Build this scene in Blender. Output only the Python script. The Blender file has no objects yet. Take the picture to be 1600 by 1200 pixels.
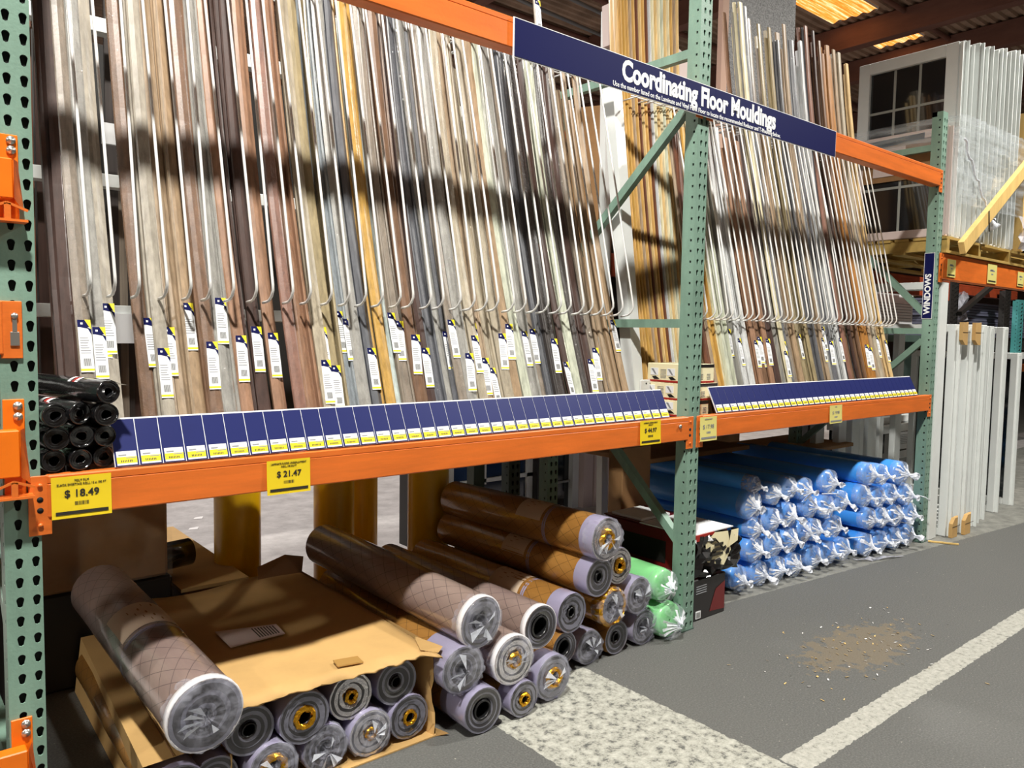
import bpy, bmesh, math, random
from mathutils import Vector, Matrix, Quaternion

random.seed(11)
scene = bpy.context.scene
COL = scene.collection
D = bpy.data

# ------------------------------------------------------------------ camera
cam_d = D.cameras.new('camera')
cam = D.objects.new('camera', cam_d)
COL.objects.link(cam)
cam_d.sensor_width = 36.0
cam_d.lens = 1209.63 / 1600 * 36.0
cam_d.clip_start = 0.05
cam_d.clip_end = 200
_y, _p, _r = math.radians(39.8346), math.radians(-3.77345), math.radians(0.92099)
_f = Vector((math.sin(_y) * math.cos(_p), math.cos(_y) * math.cos(_p), math.sin(_p)))
_rt = Vector((math.cos(_y), -math.sin(_y), 0))
_up = _rt.cross(_f)
_R = _rt * math.cos(_r) + _up * math.sin(_r)
_U = -_rt * math.sin(_r) + _up * math.cos(_r)
_m = Matrix((( _R.x, _U.x, -_f.x), (_R.y, _U.y, -_f.y), (_R.z, _U.z, -_f.z))).to_4x4()
_m.translation = Vector((-0.32194, -2.30516, 1.45527))
cam.matrix_world = _m
scene.camera = cam

# ------------------------------------------------------------------ world, lamps, exposure
world = D.worlds.new('world')
scene.world = world
world.use_nodes = True
bg = world.node_tree.nodes['Background']
bg.inputs['Color'].default_value = (1.0, 0.72, 0.52, 1)
bg.inputs['Strength'].default_value = 0.11

def lamp(name, loc, power, size, color=(1.0, 0.97, 0.9), rot=(0, 0, 0)):
    l = D.lights.new(name, 'AREA')
    l.shape = 'DISK'
    l.size = size
    l.energy = power
    l.color = color
    o = D.objects.new(name, l)
    o.location = loc
    o.rotation_euler = rot
    COL.objects.link(o)
    return o

def high_bay(loc, power, half, blend=0.5, color=(1.0, 0.97, 0.9)):
    l = D.lights.new('high_bay_light', 'SPOT')
    l.energy = power; l.color = color; l.shadow_soft_size = 0.17
    l.spot_size = math.radians(2 * half); l.spot_blend = blend
    o = D.objects.new('high_bay_light', l); o.location = loc
    COL.objects.link(o)
high_bay((-0.6, -2.3, 6.4), 2450, 70)
high_bay((7.3, -2.3, 6.4), 1900, 70)
high_bay((-8.0, -2.3, 6.4), 1500, 70)
lamp('high_bay_light', (1.6, 5.2, 6.4), 520, 0.6, (1.0, 0.95, 0.92))
lamp('high_bay_light', (10.5, 5.2, 6.4), 240, 0.6, (1.0, 0.9, 0.8))

scene.view_settings.view_transform = 'Standard'
scene.view_settings.look = 'None'
scene.view_settings.gamma = 1.0
scene.view_settings.use_curve_mapping = False
scene.view_settings.exposure = 0.0

# ------------------------------------------------------------------ materials
def lin(r, g, b):
    f = lambda c: (c / 255 / 12.92) if c / 255 <= 0.04045 else ((c / 255 + 0.055) / 1.055) ** 2.4
    return (f(r), f(g), f(b), 1)

MATS = {}
def mat(name, col, rough=0.5, metal=0.0, coat=0.0, coat_rough=0.1, var=0.0, var_scale=(8, 8, 8),
        bump=0.0, bump_scale=60.0, coat_bump=0.0, coat_bump_scale=90.0, coat_dist=0.004, emit=None, emit_s=0.0, alpha=1.0,
        col2=None, spec=0.5):
    m = D.materials.new(name)
    m.use_nodes = True
    nt = m.node_tree
    b = nt.nodes['Principled BSDF']
    b.inputs['Base Color'].default_value = col
    b.inputs['Roughness'].default_value = rough
    b.inputs['Metallic'].default_value = metal
    b.inputs['Coat Weight'].default_value = coat
    b.inputs['Coat Roughness'].default_value = coat_rough
    b.inputs['Specular IOR Level'].default_value = spec
    b.inputs['Alpha'].default_value = alpha
    tc = None
    if var or bump or coat_bump:
        tc = nt.nodes.new('ShaderNodeTexCoord')
    if var:
        oi = nt.nodes.new('ShaderNodeObjectInfo')
        mp = nt.nodes.new('ShaderNodeMapping')
        mp.inputs['Scale'].default_value = var_scale
        nt.links.new(tc.outputs['Object'], mp.inputs['Vector'])
        cb = nt.nodes.new('ShaderNodeCombineXYZ')
        mu = nt.nodes.new('ShaderNodeMath'); mu.operation = 'MULTIPLY'; mu.inputs[1].default_value = 37.0
        nt.links.new(oi.outputs['Random'], mu.inputs[0])
        for i in range(3):
            nt.links.new(mu.outputs[0], cb.inputs[i])
        nt.links.new(cb.outputs[0], mp.inputs['Location'])
        nz = nt.nodes.new('ShaderNodeTexNoise')
        nz.inputs['Scale'].default_value = 1.0
        nz.inputs['Detail'].default_value = 5.0
        nz.inputs['Roughness'].default_value = 0.65
        nt.links.new(mp.outputs[0], nz.inputs['Vector'])
        rp = nt.nodes.new('ShaderNodeValToRGB')
        rp.color_ramp.elements[0].position = 0.32
        rp.color_ramp.elements[1].position = 0.68
        c2 = col2 if col2 else tuple(min(1, c * (1 + var)) for c in col[:3]) + (1,)
        c1 = tuple(c * (1 - var) for c in col[:3]) + (1,)
        if col2:
            c1 = col
        rp.color_ramp.elements[0].color = c1
        rp.color_ramp.elements[1].color = c2
        nt.links.new(nz.outputs['Fac'], rp.inputs[0])
        nt.links.new(rp.outputs[0], b.inputs['Base Color'])
    def mkbump(scale, strength, sock, dist=0.004):
        nz = nt.nodes.new('ShaderNodeTexNoise')
        nz.inputs['Scale'].default_value = scale
        nz.inputs['Detail'].default_value = 3.0
        nt.links.new(tc.outputs['Object'], nz.inputs['Vector'])
        bp = nt.nodes.new('ShaderNodeBump')
        bp.inputs['Strength'].default_value = strength
        bp.inputs['Distance'].default_value = dist
        nt.links.new(nz.outputs['Fac'], bp.inputs['Height'])
        nt.links.new(bp.outputs[0], b.inputs[sock])
    if bump:
        mkbump(bump_scale, bump, 'Normal')
    if coat_bump:
        mkbump(coat_bump_scale, coat_bump, 'Coat Normal', coat_dist)
    if emit:
        b.inputs['Emission Color'].default_value = emit
        b.inputs['Emission Strength'].default_value = emit_s
    MATS[name] = m
    return m

M_GREEN = mat('green_paint', lin(122, 152, 136), 0.45, var=0.18, var_scale=(9, 9, 3), bump=0.15, bump_scale=120)
M_DGREEN = mat('dark_green_paint', lin(72, 92, 84), 0.5, var=0.2, var_scale=(9, 9, 3))
M_ORANGE = mat('orange_paint', lin(222, 112, 40), 0.42, var=0.13, var_scale=(3, 20, 25), bump=0.08, bump_scale=80)
M_ORANGE2 = mat('bright_orange_paint', lin(240, 118, 16), 0.4, var=0.08)
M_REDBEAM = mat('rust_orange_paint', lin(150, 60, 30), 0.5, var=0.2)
M_STEEL = mat('zinc_steel', lin(190, 188, 182), 0.32, 0.85)
M_BLACK = mat('black_plastic', lin(26, 26, 28), 0.35, coat=0.3)
M_HOLE = mat('dark_interior', lin(14, 14, 14), 0.8)
M_NAVY = mat('navy_print', lin(14, 19, 74), 0.55, spec=0.12)
M_CARD = mat('blue_card_print', lin(28, 36, 94), 0.45, spec=0.25)
M_WHITE = mat('white_print', lin(236, 238, 240), 0.5)
M_CREAMW = mat('cream_print', lin(240, 230, 190), 0.6)
M_YEL = mat('yellow_print', lin(240, 222, 30), 0.5)
M_YELTAG = mat('yellow_tag_print', lin(236, 206, 34), 0.45, coat=0.2)
M_YELPALE = mat('faded_yellow_print', lin(226, 216, 130), 0.5)
M_INK = mat('black_ink', lin(45, 42, 34), 0.6)
M_GREY = mat('grey_ink', lin(140, 142, 146), 0.6)
M_REDP = mat('red_print', lin(165, 40, 32), 0.5)
M_WIRE = mat('white_wire', lin(240, 240, 238), 0.35, 0.1, coat=0.2)
M_KRAFT = mat('kraft_board', lin(196, 158, 100), 0.75, var=0.10, var_scale=(3, 3, 3), bump=0.12, bump_scale=25)
M_KRAFTD = mat('brown_board', lin(150, 112, 72), 0.78, var=0.12)
M_TAPE = mat('packing_tape', lin(178, 138, 78), 0.25, coat=0.5)
M_BOLL = mat('yellow_bollard_paint', lin(248, 190, 8), 0.4, var=0.12, var_scale=(6, 6, 3), coat=0.2)
M_FOAM = mat('blue_foam', lin(66, 156, 246), 0.45, coat=0.8, coat_rough=0.12, coat_bump=0.5, coat_bump_scale=25)
M_GFOAM = mat('green_foam', lin(132, 214, 140), 0.45, coat=0.8, coat_rough=0.12, coat_bump=0.6, coat_bump_scale=25)
M_BLACKFILM = mat('black_film', lin(20, 20, 22), 0.22, coat=0.8, coat_rough=0.12, coat_bump=0.6, coat_bump_scale=40)
M_WOODW = mat('white_vinyl', lin(226, 230, 228), 0.4, var=0.03)
M_PINKW = mat('pinkish_white_board', lin(214, 196, 190), 0.6)
M_PINE = mat('pine_lumber', lin(226, 190, 118), 0.6, var=0.14, var_scale=(12, 12, 3))
M_PALLET = mat('pallet_wood', lin(176, 146, 78), 0.7, var=0.2, var_scale=(4, 12, 12))
M_GRAN = mat('grey_speckle', lin(56, 56, 58), 0.5, var=1.0, var_scale=(80, 80, 80), col2=lin(150, 150, 150))
M_GLASSD = mat('dark_glass', lin(14, 20, 24), 0.06, coat=0.6, spec=0.6)
M_GLASSB = mat('blue_dark_glass', lin(34, 44, 66), 0.1, coat=0.6, spec=0.6)
M_MUNT = mat('grey_muntin', lin(150, 152, 146), 0.4)
M_BLUETAPE = mat('blue_tape', lin(44, 92, 190), 0.5)
M_PLANKD = mat('slate_plank', lin(96, 98, 118), 0.6)
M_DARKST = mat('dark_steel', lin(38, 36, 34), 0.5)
M_CONC_T = mat('teal_paint', lin(80, 160, 160), 0.5)
M_DECKW = mat('deck_board', lin(120, 96, 70), 0.8, var=0.15)
M_DARKRED = mat('dark_red_print', lin(110, 24, 24), 0.35, coat=0.4)
M_CARTONBLK = mat('black_print', lin(34, 30, 30), 0.35, coat=0.4)
M_CEILB = mat('ceiling_beam_wood', lin(132, 94, 82), 0.7, var=0.2, var_scale=(4, 1, 4))
M_RING = mat('white_plastic_ring', lin(238, 236, 238), 0.4, coat=0.3)
M_LABELP = mat('roll_label_paper', lin(206, 184, 160), 0.6)
M_GOLDF = mat('gold_foil', lin(222, 164, 40), 0.25, 0.9, bump=1.0, bump_scale=45)
M_SILVF = mat('silver_foil', lin(215, 212, 216), 0.2, 0.9, bump=1.0, bump_scale=55)
M_ROLLEND = mat('clear_film_edge', lin(128, 128, 142), 0.16, 0.35, coat=0.9, coat_rough=0.06, bump=0.7, bump_scale=38)
M_ROLLDARK = mat('smoky_film_edge', lin(62, 60, 64), 0.2, 0.2, coat=0.9, coat_rough=0.08, bump=0.35, bump_scale=30)
M_LILAC = mat('lilac_film', lin(160, 155, 182), 0.25, 0.1, coat=0.9, coat_rough=0.08, bump=0.25, bump_scale=18)  # lilac is the lit film's haze put into the colour, plus real lilac bands
M_PINKROD = mat('pink_board', lin(196, 160, 140), 0.7)
M_SAND = mat('white_scrap_paper', lin(230, 228, 226), 0.7)

# film rolls: brown gold film with a printed diamond net of thin dark lines
def film_mat(name, col, col2, line):
    m = mat(name, col, 0.3, 0.15, coat=0.9, coat_rough=0.1, var=0.5, var_scale=(7, 2, 7), col2=col2,
            coat_bump=0.25, coat_bump_scale=14)
    nt = m.node_tree
    b = nt.nodes['Principled BSDF']
    src = b.inputs['Base Color'].links[0].from_socket
    uv = nt.nodes.new('ShaderNodeUVMap')
    sep = nt.nodes.new('ShaderNodeSeparateXYZ')
    nt.links.new(uv.outputs[0], sep.inputs[0])
    outs = []
    for s in (1, -1):
        a = nt.nodes.new('ShaderNodeMath'); a.operation = 'MULTIPLY_ADD'
        a.inputs[1].default_value = s * 1.0
        nt.links.new(sep.outputs[0], a.inputs[0]); nt.links.new(sep.outputs[1], a.inputs[2])
        fr = nt.nodes.new('ShaderNodeMath'); fr.operation = 'FRACT'
        nt.links.new(a.outputs[0], fr.inputs[0])
        lt = nt.nodes.new('ShaderNodeMath'); lt.operation = 'LESS_THAN'; lt.inputs[1].default_value = 0.045
        nt.links.new(fr.outputs[0], lt.inputs[0])
        outs.append(lt)
    mx = nt.nodes.new('ShaderNodeMath'); mx.operation = 'MAXIMUM'
    nt.links.new(outs[0].outputs[0], mx.inputs[0]); nt.links.new(outs[1].outputs[0], mx.inputs[1])
    sc = nt.nodes.new('ShaderNodeMath'); sc.operation = 'MULTIPLY'; sc.inputs[1].default_value = 0.6
    nt.links.new(mx.outputs[0], sc.inputs[0])
    mix = nt.nodes.new('ShaderNodeMixRGB')
    mix.inputs['Color2'].default_value = line
    nt.links.new(sc.outputs[0], mix.inputs['Fac']); nt.links.new(src, mix.inputs['Color1'])
    nt.links.new(mix.outputs[0], b.inputs['Base Color'])
    return m
M_FILM = film_mat('gold_brown_film', lin(150, 104, 48), lin(176, 128, 66), lin(50, 36, 26))
M_FILML = film_mat('lilac_brown_film', lin(136, 116, 112), lin(158, 138, 128), lin(52, 44, 50))

def sheet_mat(name, tint, lo, hi, scale, rough=0.2, bump=0.12):
    """crumpled translucent plastic: see-through mixed with a whitish glossy film"""
    m = D.materials.new(name); m.use_nodes = True
    nt = m.node_tree
    b = nt.nodes['Principled BSDF']
    b.inputs['Base Color'].default_value = tint
    b.inputs['Roughness'].default_value = rough
    b.inputs['Coat Weight'].default_value = 0.6
    tc = nt.nodes.new('ShaderNodeTexCoord')
    mp = nt.nodes.new('ShaderNodeMapping'); mp.inputs['Scale'].default_value = scale
    nz = nt.nodes.new('ShaderNodeTexNoise'); nz.inputs['Scale'].default_value = 1.0; nz.inputs['Detail'].default_value = 3
    nt.links.new(tc.outputs['Object'], mp.inputs[0]); nt.links.new(mp.outputs[0], nz.inputs[0])
    mr = nt.nodes.new('ShaderNodeMapRange')
    mr.inputs['From Min'].default_value = 0.35; mr.inputs['From Max'].default_value = 0.65
    mr.inputs['To Min'].default_value = lo; mr.inputs['To Max'].default_value = hi
    nt.links.new(nz.outputs['Fac'], mr.inputs['Value'])
    nt.links.new(mr.outputs[0], b.inputs['Alpha'])
    bz = nt.nodes.new('ShaderNodeTexNoise'); bz.inputs['Scale'].default_value = 70; bz.inputs['Detail'].default_value = 2
    nt.links.new(tc.outputs['Object'], bz.inputs['Vector'])
    bp = nt.nodes.new('ShaderNodeBump'); bp.inputs['Strength'].default_value = bump; bp.inputs['Distance'].default_value = 0.006
    nt.links.new(bz.outputs['Fac'], bp.inputs['Height']); nt.links.new(bp.outputs[0], b.inputs['Normal'])
    MATS[name] = m
    return m
M_GATHER = sheet_mat('gathered_clear_plastic', lin(222, 234, 250), 0.10, 0.34, (14, 14, 14))
M_GATHERD = sheet_mat('smoky_clear_plastic', lin(190, 192, 200), 0.25, 0.7, (40, 40, 40))
M_TAIL = sheet_mat('twisted_clear_plastic', lin(238, 242, 250), 0.7, 1.0, (60, 60, 60))
M_WRAP = sheet_mat('stretch_film', lin(226, 234, 240), 0.06, 0.42, (2, 2, 26), rough=0.12)
M_BAGP = sheet_mat('poly_bag', lin(205, 205, 215), 0.3, 0.8, (12, 12, 12))
M_CLING = sheet_mat('clear_cling_film', lin(215, 205, 190), 0.0, 0.16, (9, 9, 9), rough=0.08)
M_CRUMP = sheet_mat('crumpled_film', lin(214, 216, 232), 0.02, 0.30, (16, 16, 16), rough=0.05, bump=0.35)

def floor_material():
    m = D.materials.new('asphalt_and_concrete'); m.use_nodes = True
    nt = m.node_tree; N = nt.nodes; Lk = nt.links
    b = N['Principled BSDF']; b.inputs['Roughness'].default_value = 0.75
    geo = N.new('ShaderNodeNewGeometry')
    sep = N.new('ShaderNodeSeparateXYZ'); Lk.new(geo.outputs['Position'], sep.inputs[0])
    def noise(scale, detail=4, rough=0.6):
        n = N.new('ShaderNodeTexNoise'); n.inputs['Scale'].default_value = scale
        n.inputs['Detail'].default_value = detail; n.inputs['Roughness'].default_value = rough
        Lk.new(geo.outputs['Position'], n.inputs['Vector']); return n.outputs['Fac']
    def math_(op, a, b_=None, c=None):
        n = N.new('ShaderNodeMath'); n.operation = op
        for i, v in enumerate((a, b_, c)):
            if v is None: continue
            if isinstance(v, (int, float)): n.inputs[i].default_value = v
            else: Lk.new(v, n.inputs[i])
        return n.outputs[0]
    def ramp(f, stops):
        r = N.new('ShaderNodeValToRGB'); e = r.color_ramp.elements
        e[0].position, e[0].color = stops[0]; e[1].position, e[1].color = stops[-1]
        for p, c in stops[1:-1]:
            x = e.new(p); x.color = c
        Lk.new(f, r.inputs[0]); return r.outputs[0]
    def mix(f, a, b_):
        x = N.new('ShaderNodeMixRGB')
        for i, v in enumerate((f, a, b_)):
            if isinstance(v, tuple): x.inputs[i].default_value = v
            else: Lk.new(v, x.inputs[i])
        return x.outputs[0]
    X, Y = sep.outputs[0], sep.outputs[1]
    wob = math_('MULTIPLY_ADD', noise(30), 0.03, -0.015)
    Xw, Yw = math_('ADD', X, wob), math_('ADD', Y, wob)
    asphalt = ramp(noise(140, 3), [(0.3, lin(72, 72, 72)), (0.5, lin(88, 89, 87)), (0.72, lin(112, 112, 109))])
    asphalt = mix(math_('MULTIPLY', noise(1.3, 4), 0.5), asphalt, lin(104, 104, 100))
    specks = math_('GREATER_THAN', noise(75, 2), 0.735)
    asphalt = mix(math_('MULTIPLY', specks, 0.8), asphalt, lin(190, 186, 172))
    # brown sawdust patch
    dx = math_('MULTIPLY', math_('SUBTRACT', X, 3.25), 1.6); dy = math_('MULTIPLY', math_('SUBTRACT', Y, -0.62), 3.6)
    rr = math_('ADD', math_('MULTIPLY', dx, dx), math_('MULTIPLY', dy, dy))
    patch = math_('LESS_THAN', math_('ADD', rr, math_('MULTIPLY_ADD', noise(18, 5), 2.4, -1.2)), 0.35)
    asphalt = mix(math_('MULTIPLY', patch, 0.4), asphalt, lin(134, 116, 84))
    paint = ramp(noise(26, 6, 0.75), [(0.38, lin(88, 89, 86)), (0.48, lin(160, 160, 150)), (0.7, lin(198, 198, 188))])
    paint2 = ramp(noise(38, 6, 0.8), [(0.33, lin(96, 96, 92)), (0.44, lin(160, 160, 151)), (0.7, lin(194, 192, 184))])
    def band(v, lo, hi):
        return math_('MULTIPLY', math_('GREATER_THAN', v, lo), math_('LESS_THAN', v, hi))
    m1 = math_('MULTIPLY', band(Xw, 1.43, 2.048), math_('LESS_THAN', Yw, 0.02))
    m2 = math_('MULTIPLY', band(Yw, -1.028, -0.925), math_('GREATER_THAN', Xw, 2.06))
    c = mix(m2, asphalt, paint2)
    c = mix(m1, c, paint)
    conc = ramp(noise(6, 6, 0.7), [(0.3, lin(150, 146, 144)), (0.7, lin(186, 182, 180))])
    dirty = ramp(noise(9, 6, 0.7), [(0.3, lin(98, 98, 94)), (0.7, lin(150, 150, 142))])
    inner = math_('GREATER_THAN', math_('ADD', Yw, math_('MULTIPLY', math_('SUBTRACT', X, 3.4), 0.1)), 0.10)
    inner = math_('MULTIPLY', inner, math_('GREATER_THAN', X, 2.3))
    c = mix(math_('MULTIPLY', inner, 0.85), c, dirty)
    c = mix(math_('GREATER_THAN', Y, 1.3), c, conc)
    Lk.new(c, b.inputs['Base Color'])
    bp = N.new('ShaderNodeBump'); bp.inputs['Strength'].default_value = 0.35; bp.inputs['Distance'].default_value = 0.004
    Lk.new(noise(120, 4), bp.inputs['Height']); Lk.new(bp.outputs[0], b.inputs['Normal'])
    return m
M_FLOOR = floor_material()

def deck_mat():
    m = mat('ceiling_deck', lin(176, 150, 130), 0.85, var=0.3, var_scale=(1.5, 1.5, 1.5), bump=0.6, bump_scale=30)
    return m
M_DECK = deck_mat()
def sky_mat():
    m = D.materials.new('amber_skylight'); m.use_nodes = True
    nt = m.node_tree; b = nt.nodes['Principled BSDF']
    tc = nt.nodes.new('ShaderNodeTexCoord')
    mp = nt.nodes.new('ShaderNodeMapping'); mp.inputs['Scale'].default_value = (0.5, 11, 1)
    nz = nt.nodes.new('ShaderNodeTexNoise'); nz.inputs['Scale'].default_value = 2; nz.inputs['Detail'].default_value = 8
    nz.inputs['Roughness'].default_value = 0.75
    nt.links.new(tc.outputs['Object'], mp.inputs[0]); nt.links.new(mp.outputs[0], nz.inputs[0])
    r = nt.nodes.new('ShaderNodeValToRGB')
    r.color_ramp.elements[0].position = 0.36; r.color_ramp.elements[0].color = (0.75, 0.16, 0.012, 1)
    r.color_ramp.elements[1].position = 0.62; r.color_ramp.elements[1].color = (1.0, 0.86, 0.5, 1)
    e = r.color_ramp.elements.new(0.5); e.color = (1.0, 0.36, 0.05, 1)
    nt.links.new(nz.outputs['Fac'], r.inputs[0])
    nt.links.new(r.outputs[0], b.inputs['Emission Color'])
    b.inputs['Emission Strength'].default_value = 1.5
    b.inputs['Base Color'].default_value = (0.3, 0.1, 0.02, 1)
    return m
M_SKY = sky_mat()

# ------------------------------------------------------------------ mesh helpers
class MB:
    def __init__(self):
        self.v, self.f, self.mi, self.mats, self.smooth, self.uv = [], [], [], [], [], {}
    def m(self, material):
        if material not in self.mats:
            self.mats.append(material)
        return self.mats.index(material)
    def poly(self, pts, material, smooth=False):
        n = len(self.v)
        self.v += [tuple(p) for p in pts]
        self.f.append(tuple(range(n, n + len(pts))))
        self.mi.append(self.m(material)); self.smooth.append(smooth)
    def faces(self, verts, faces, material, smooth=False):
        n = len(self.v); k = self.m(material)
        self.v += [tuple(p) for p in verts]
        for f in faces:
            self.f.append(tuple(i + n for i in f)); self.mi.append(k); self.smooth.append(smooth)
    def box(self, a, b, material, bev=0.0):
        (x0, y0, z0), (x1, y1, z1) = a, b
        if bev <= 0:
            vs = [(x0, y0, z0), (x1, y0, z0), (x1, y1, z0), (x0, y1, z0), (x0, y0, z1), (x1, y0, z1), (x1, y1, z1), (x0, y1, z1)]
            fs = [(0, 3, 2, 1), (4, 5, 6, 7), (0, 1, 5, 4), (1, 2, 6, 5), (2, 3, 7, 6), (3, 0, 4, 7)]
            self.faces(vs, fs, material)
        else:
            e = bev
            ring = lambda z, q: [(x0 + q, y0, z), (x1 - q, y0, z), (x1, y0 + q, z), (x1, y1 - q, z), (x1 - q, y1, z), (x0 + q, y1, z), (x0, y1 - q, z), (x0, y0 + q, z)]
            def inset(z):
                return [(x0 + e, y0 + e, z), (x1 - e, y0 + e, z), (x1 - e, y0 + e, z), (x1 - e, y1 - e, z), (x1 - e, y1 - e, z), (x0 + e, y1 - e, z), (x0 + e, y1 - e, z), (x0 + e, y0 + e, z)]
            vs = inset(z0) + ring(z0 + e, e) + ring(z1 - e, e) + inset(z1)
            fs = []
            for r in range(3):
                for i in range(8):
                    j = (i + 1) % 8
                    fs.append((r * 8 + i, r * 8 + j, r * 8 + 8 + j, r * 8 + 8 + i))
            fs.append((7, 5, 3, 1)); fs.append((24 + 1, 24 + 3, 24 + 5, 24 + 7))
            self.faces(vs, fs, material)
    def obox(self, c, ax, ay, az, material):
        """box from centre and three half-axis vectors"""
        c, ax, ay, az = map(Vector, (c, ax, ay, az))
        vs = [c + sx * ax + sy * ay + sz * az for sz in (-1, 1) for sx, sy in ((-1, -1), (1, -1), (1, 1), (-1, 1))]
        fs = [(0, 3, 2, 1), (4, 5, 6, 7), (0, 1, 5, 4), (1, 2, 6, 5), (2, 3, 7, 6), (3, 0, 4, 7)]
        self.faces(vs, fs, material)
    def bar(self, p, q, w, h, material, up=(0, 0, 1)):
        p, q = Vector(p), Vector(q); d = (q - p); L = d.length; d.normalize()
        s = d.cross(Vector(up)).normalized(); t = s.cross(d)
        self.obox((p + q) / 2, d * L / 2, s * w / 2, t * h / 2, material)
    def tube(self, path, r, material, n=6, cap=True):
        path = [Vector(p) for p in path]; rings = []
        ref = Vector((0.3, 0.2, 0.9)).normalized()
        for i, p in enumerate(path):
            d = (path[min(i + 1, len(path) - 1)] - path[max(i - 1, 0)]).normalized()
            s = d.cross(ref)
            if s.length < 1e-3: s = d.cross(Vector((1, 0, 0)))
            s.normalize(); t = d.cross(s)
            rr = r[i] if isinstance(r, (list, tuple)) else r
            rings.append([p + s * math.cos(2 * math.pi * k / n) * rr + t * math.sin(2 * math.pi * k / n) * rr for k in range(n)])
        vs = [v for rg in rings for v in rg]; fs = []
        for i in range(len(rings) - 1):
            for k in range(n):
                j = (k + 1) % n
                fs.append((i * n + k, i * n + j, (i + 1) * n + j, (i + 1) * n + k))
        if cap:
            fs.append(tuple(range(n))[::-1]); fs.append(tuple((len(rings) - 1) * n + k for k in range(n)))
        self.faces(vs, fs, material, True)
    def lathe(self, prof, material, n=24, axis='y', center=(0, 0, 0), jit=0.0, rnd=None, smooth=True, close=False):
        """prof: list of (radius, along) ; revolved round the axis"""
        vs, fs = [], []
        rnd = rnd or random
        for (r, a) in prof:
            for k in range(n):
                an = 2 * math.pi * k / n
                rr = r * (1 + (rnd.uniform(-jit, jit) if jit else 0)); aa = a + (rnd.uniform(-jit, jit) * 0.06 if jit else 0)
                c, s = math.cos(an) * rr, math.sin(an) * rr
                vs.append((center[0] + c, center[1] + aa, center[2] + s) if axis == 'y' else (center[0] + c, center[1] + s, center[2] + aa))
        for i in range(len(prof) - 1):
            for k in range(n):
                j = (k + 1) % n
                q = (i * n + k, i * n + j, (i + 1) * n + j, (i + 1) * n + k)
                fs.append(q if axis == 'z' else q[::-1])
        if close:
            fs.append(tuple((len(prof) - 1) * n + k for k in range(n)))
        self.faces(vs, fs, material, smooth)
    def build(self, name, parent=None, world=True, label=None):
        me = D.meshes.new(name)
        v = self.v
        if parent is not None and world:
            o = origin_of(parent)
            v = [(p[0] - o.x, p[1] - o.y, p[2] - o.z) for p in v]
        me.from_pydata(v, [], self.f)
        for mm in self.mats: me.materials.append(mm)
        me.polygons.foreach_set('material_index', self.mi)
        me.polygons.foreach_set('use_smooth', self.smooth)
        me.update()
        o = D.objects.new(name, me)
        COL.objects.link(o)
        if parent is not None: o.parent = parent
        if label: o['label'] = label
        return o

def origin_of(o):
    p = Vector((0, 0, 0))
    while o is not None:
        p += Vector(o.location); o = o.parent
    return p

def tag(o, label, cat, group=None, kind=None):
    if label: o['label'] = label
    if cat: o['category'] = cat
    if group: o['group'] = group
    o['kind'] = kind or 'thing'
    return o

def thing(name, label, cat, loc=(0, 0, 0), group=None):
    o = D.objects.new(name, None)
    o.empty_display_size = 0.1
    o.location = loc
    COL.objects.link(o)
    return tag(o, label, cat, group)

def single(name, mb, label, cat, loc=None, group=None):
    """a thing that is one mesh, its origin at loc"""
    if loc is None:
        xs = [p[0] for p in mb.v]; ys = [p[1] for p in mb.v]; zs = [p[2] for p in mb.v]
        loc = ((min(xs) + max(xs)) / 2, (min(ys) + max(ys)) / 2, min(zs))
    mb.v = [(p[0] - loc[0], p[1] - loc[1], p[2] - loc[2]) for p in mb.v]
    o = mb.build(name)
    o.location = loc
    return tag(o, label, cat, group)

_dg = None
def text(name, s, size, material, parent, loc, rx=math.pi / 2, rz=0.0, sx=1.0, bold=0.0, align='CENTER', roll=0.0):
    cu = D.curves.new(name, 'FONT')
    cu.body = s; cu.size = size; cu.align_x = align; cu.align_y = 'CENTER'
    cu.offset = bold; cu.extrude = 0.0004; cu.resolution_u = 3
    t = D.objects.new(name, cu); COL.objects.link(t)
    bpy.context.view_layer.update()
    me = D.meshes.new_from_object(t.evaluated_get(bpy.context.evaluated_depsgraph_get()))
    D.objects.remove(t); D.curves.remove(cu)
    me.materials.clear(); me.materials.append(material)
    mt = Matrix.Translation(Vector(loc) - (origin_of(parent) if parent else Vector())) @ Matrix.Rotation(rz, 4, 'Z') @ Matrix.Rotation(rx, 4, 'X') @ Matrix.Rotation(roll, 4, 'Z') @ Matrix.Diagonal((sx, 1, 1, 1))
    me.transform(mt)
    o = D.objects.new(name, me); COL.objects.link(o)
    if parent: o.parent = parent
    return o

ORD = ['first', 'second', 'third', 'fourth', 'fifth', 'sixth', 'seventh', 'eighth', 'ninth', 'tenth', 'eleventh', 'twelfth',
       'thirteenth', 'fourteenth', 'fifteenth', 'sixteenth', 'seventeenth', 'eighteenth', 'nineteenth', 'twentieth']
ORD += ['twenty-' + o for o in ORD[:9]] + ['thirtieth'] + ['thirty-' + o for o in ORD[:9]] + ['fortieth'] + ['forty-' + o for o in ORD[:9]]

# ================================================================== SETTING
mb = MB()
mb.poly([(-14, -12, 0), (34, -12, 0), (34, 22, 0), (-14, 22, 0)], M_FLOOR)
fl = mb.build('floor'); fl['kind'] = 'structure'
fl['label'] = 'dark asphalt floor with worn white painted lines'

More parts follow.
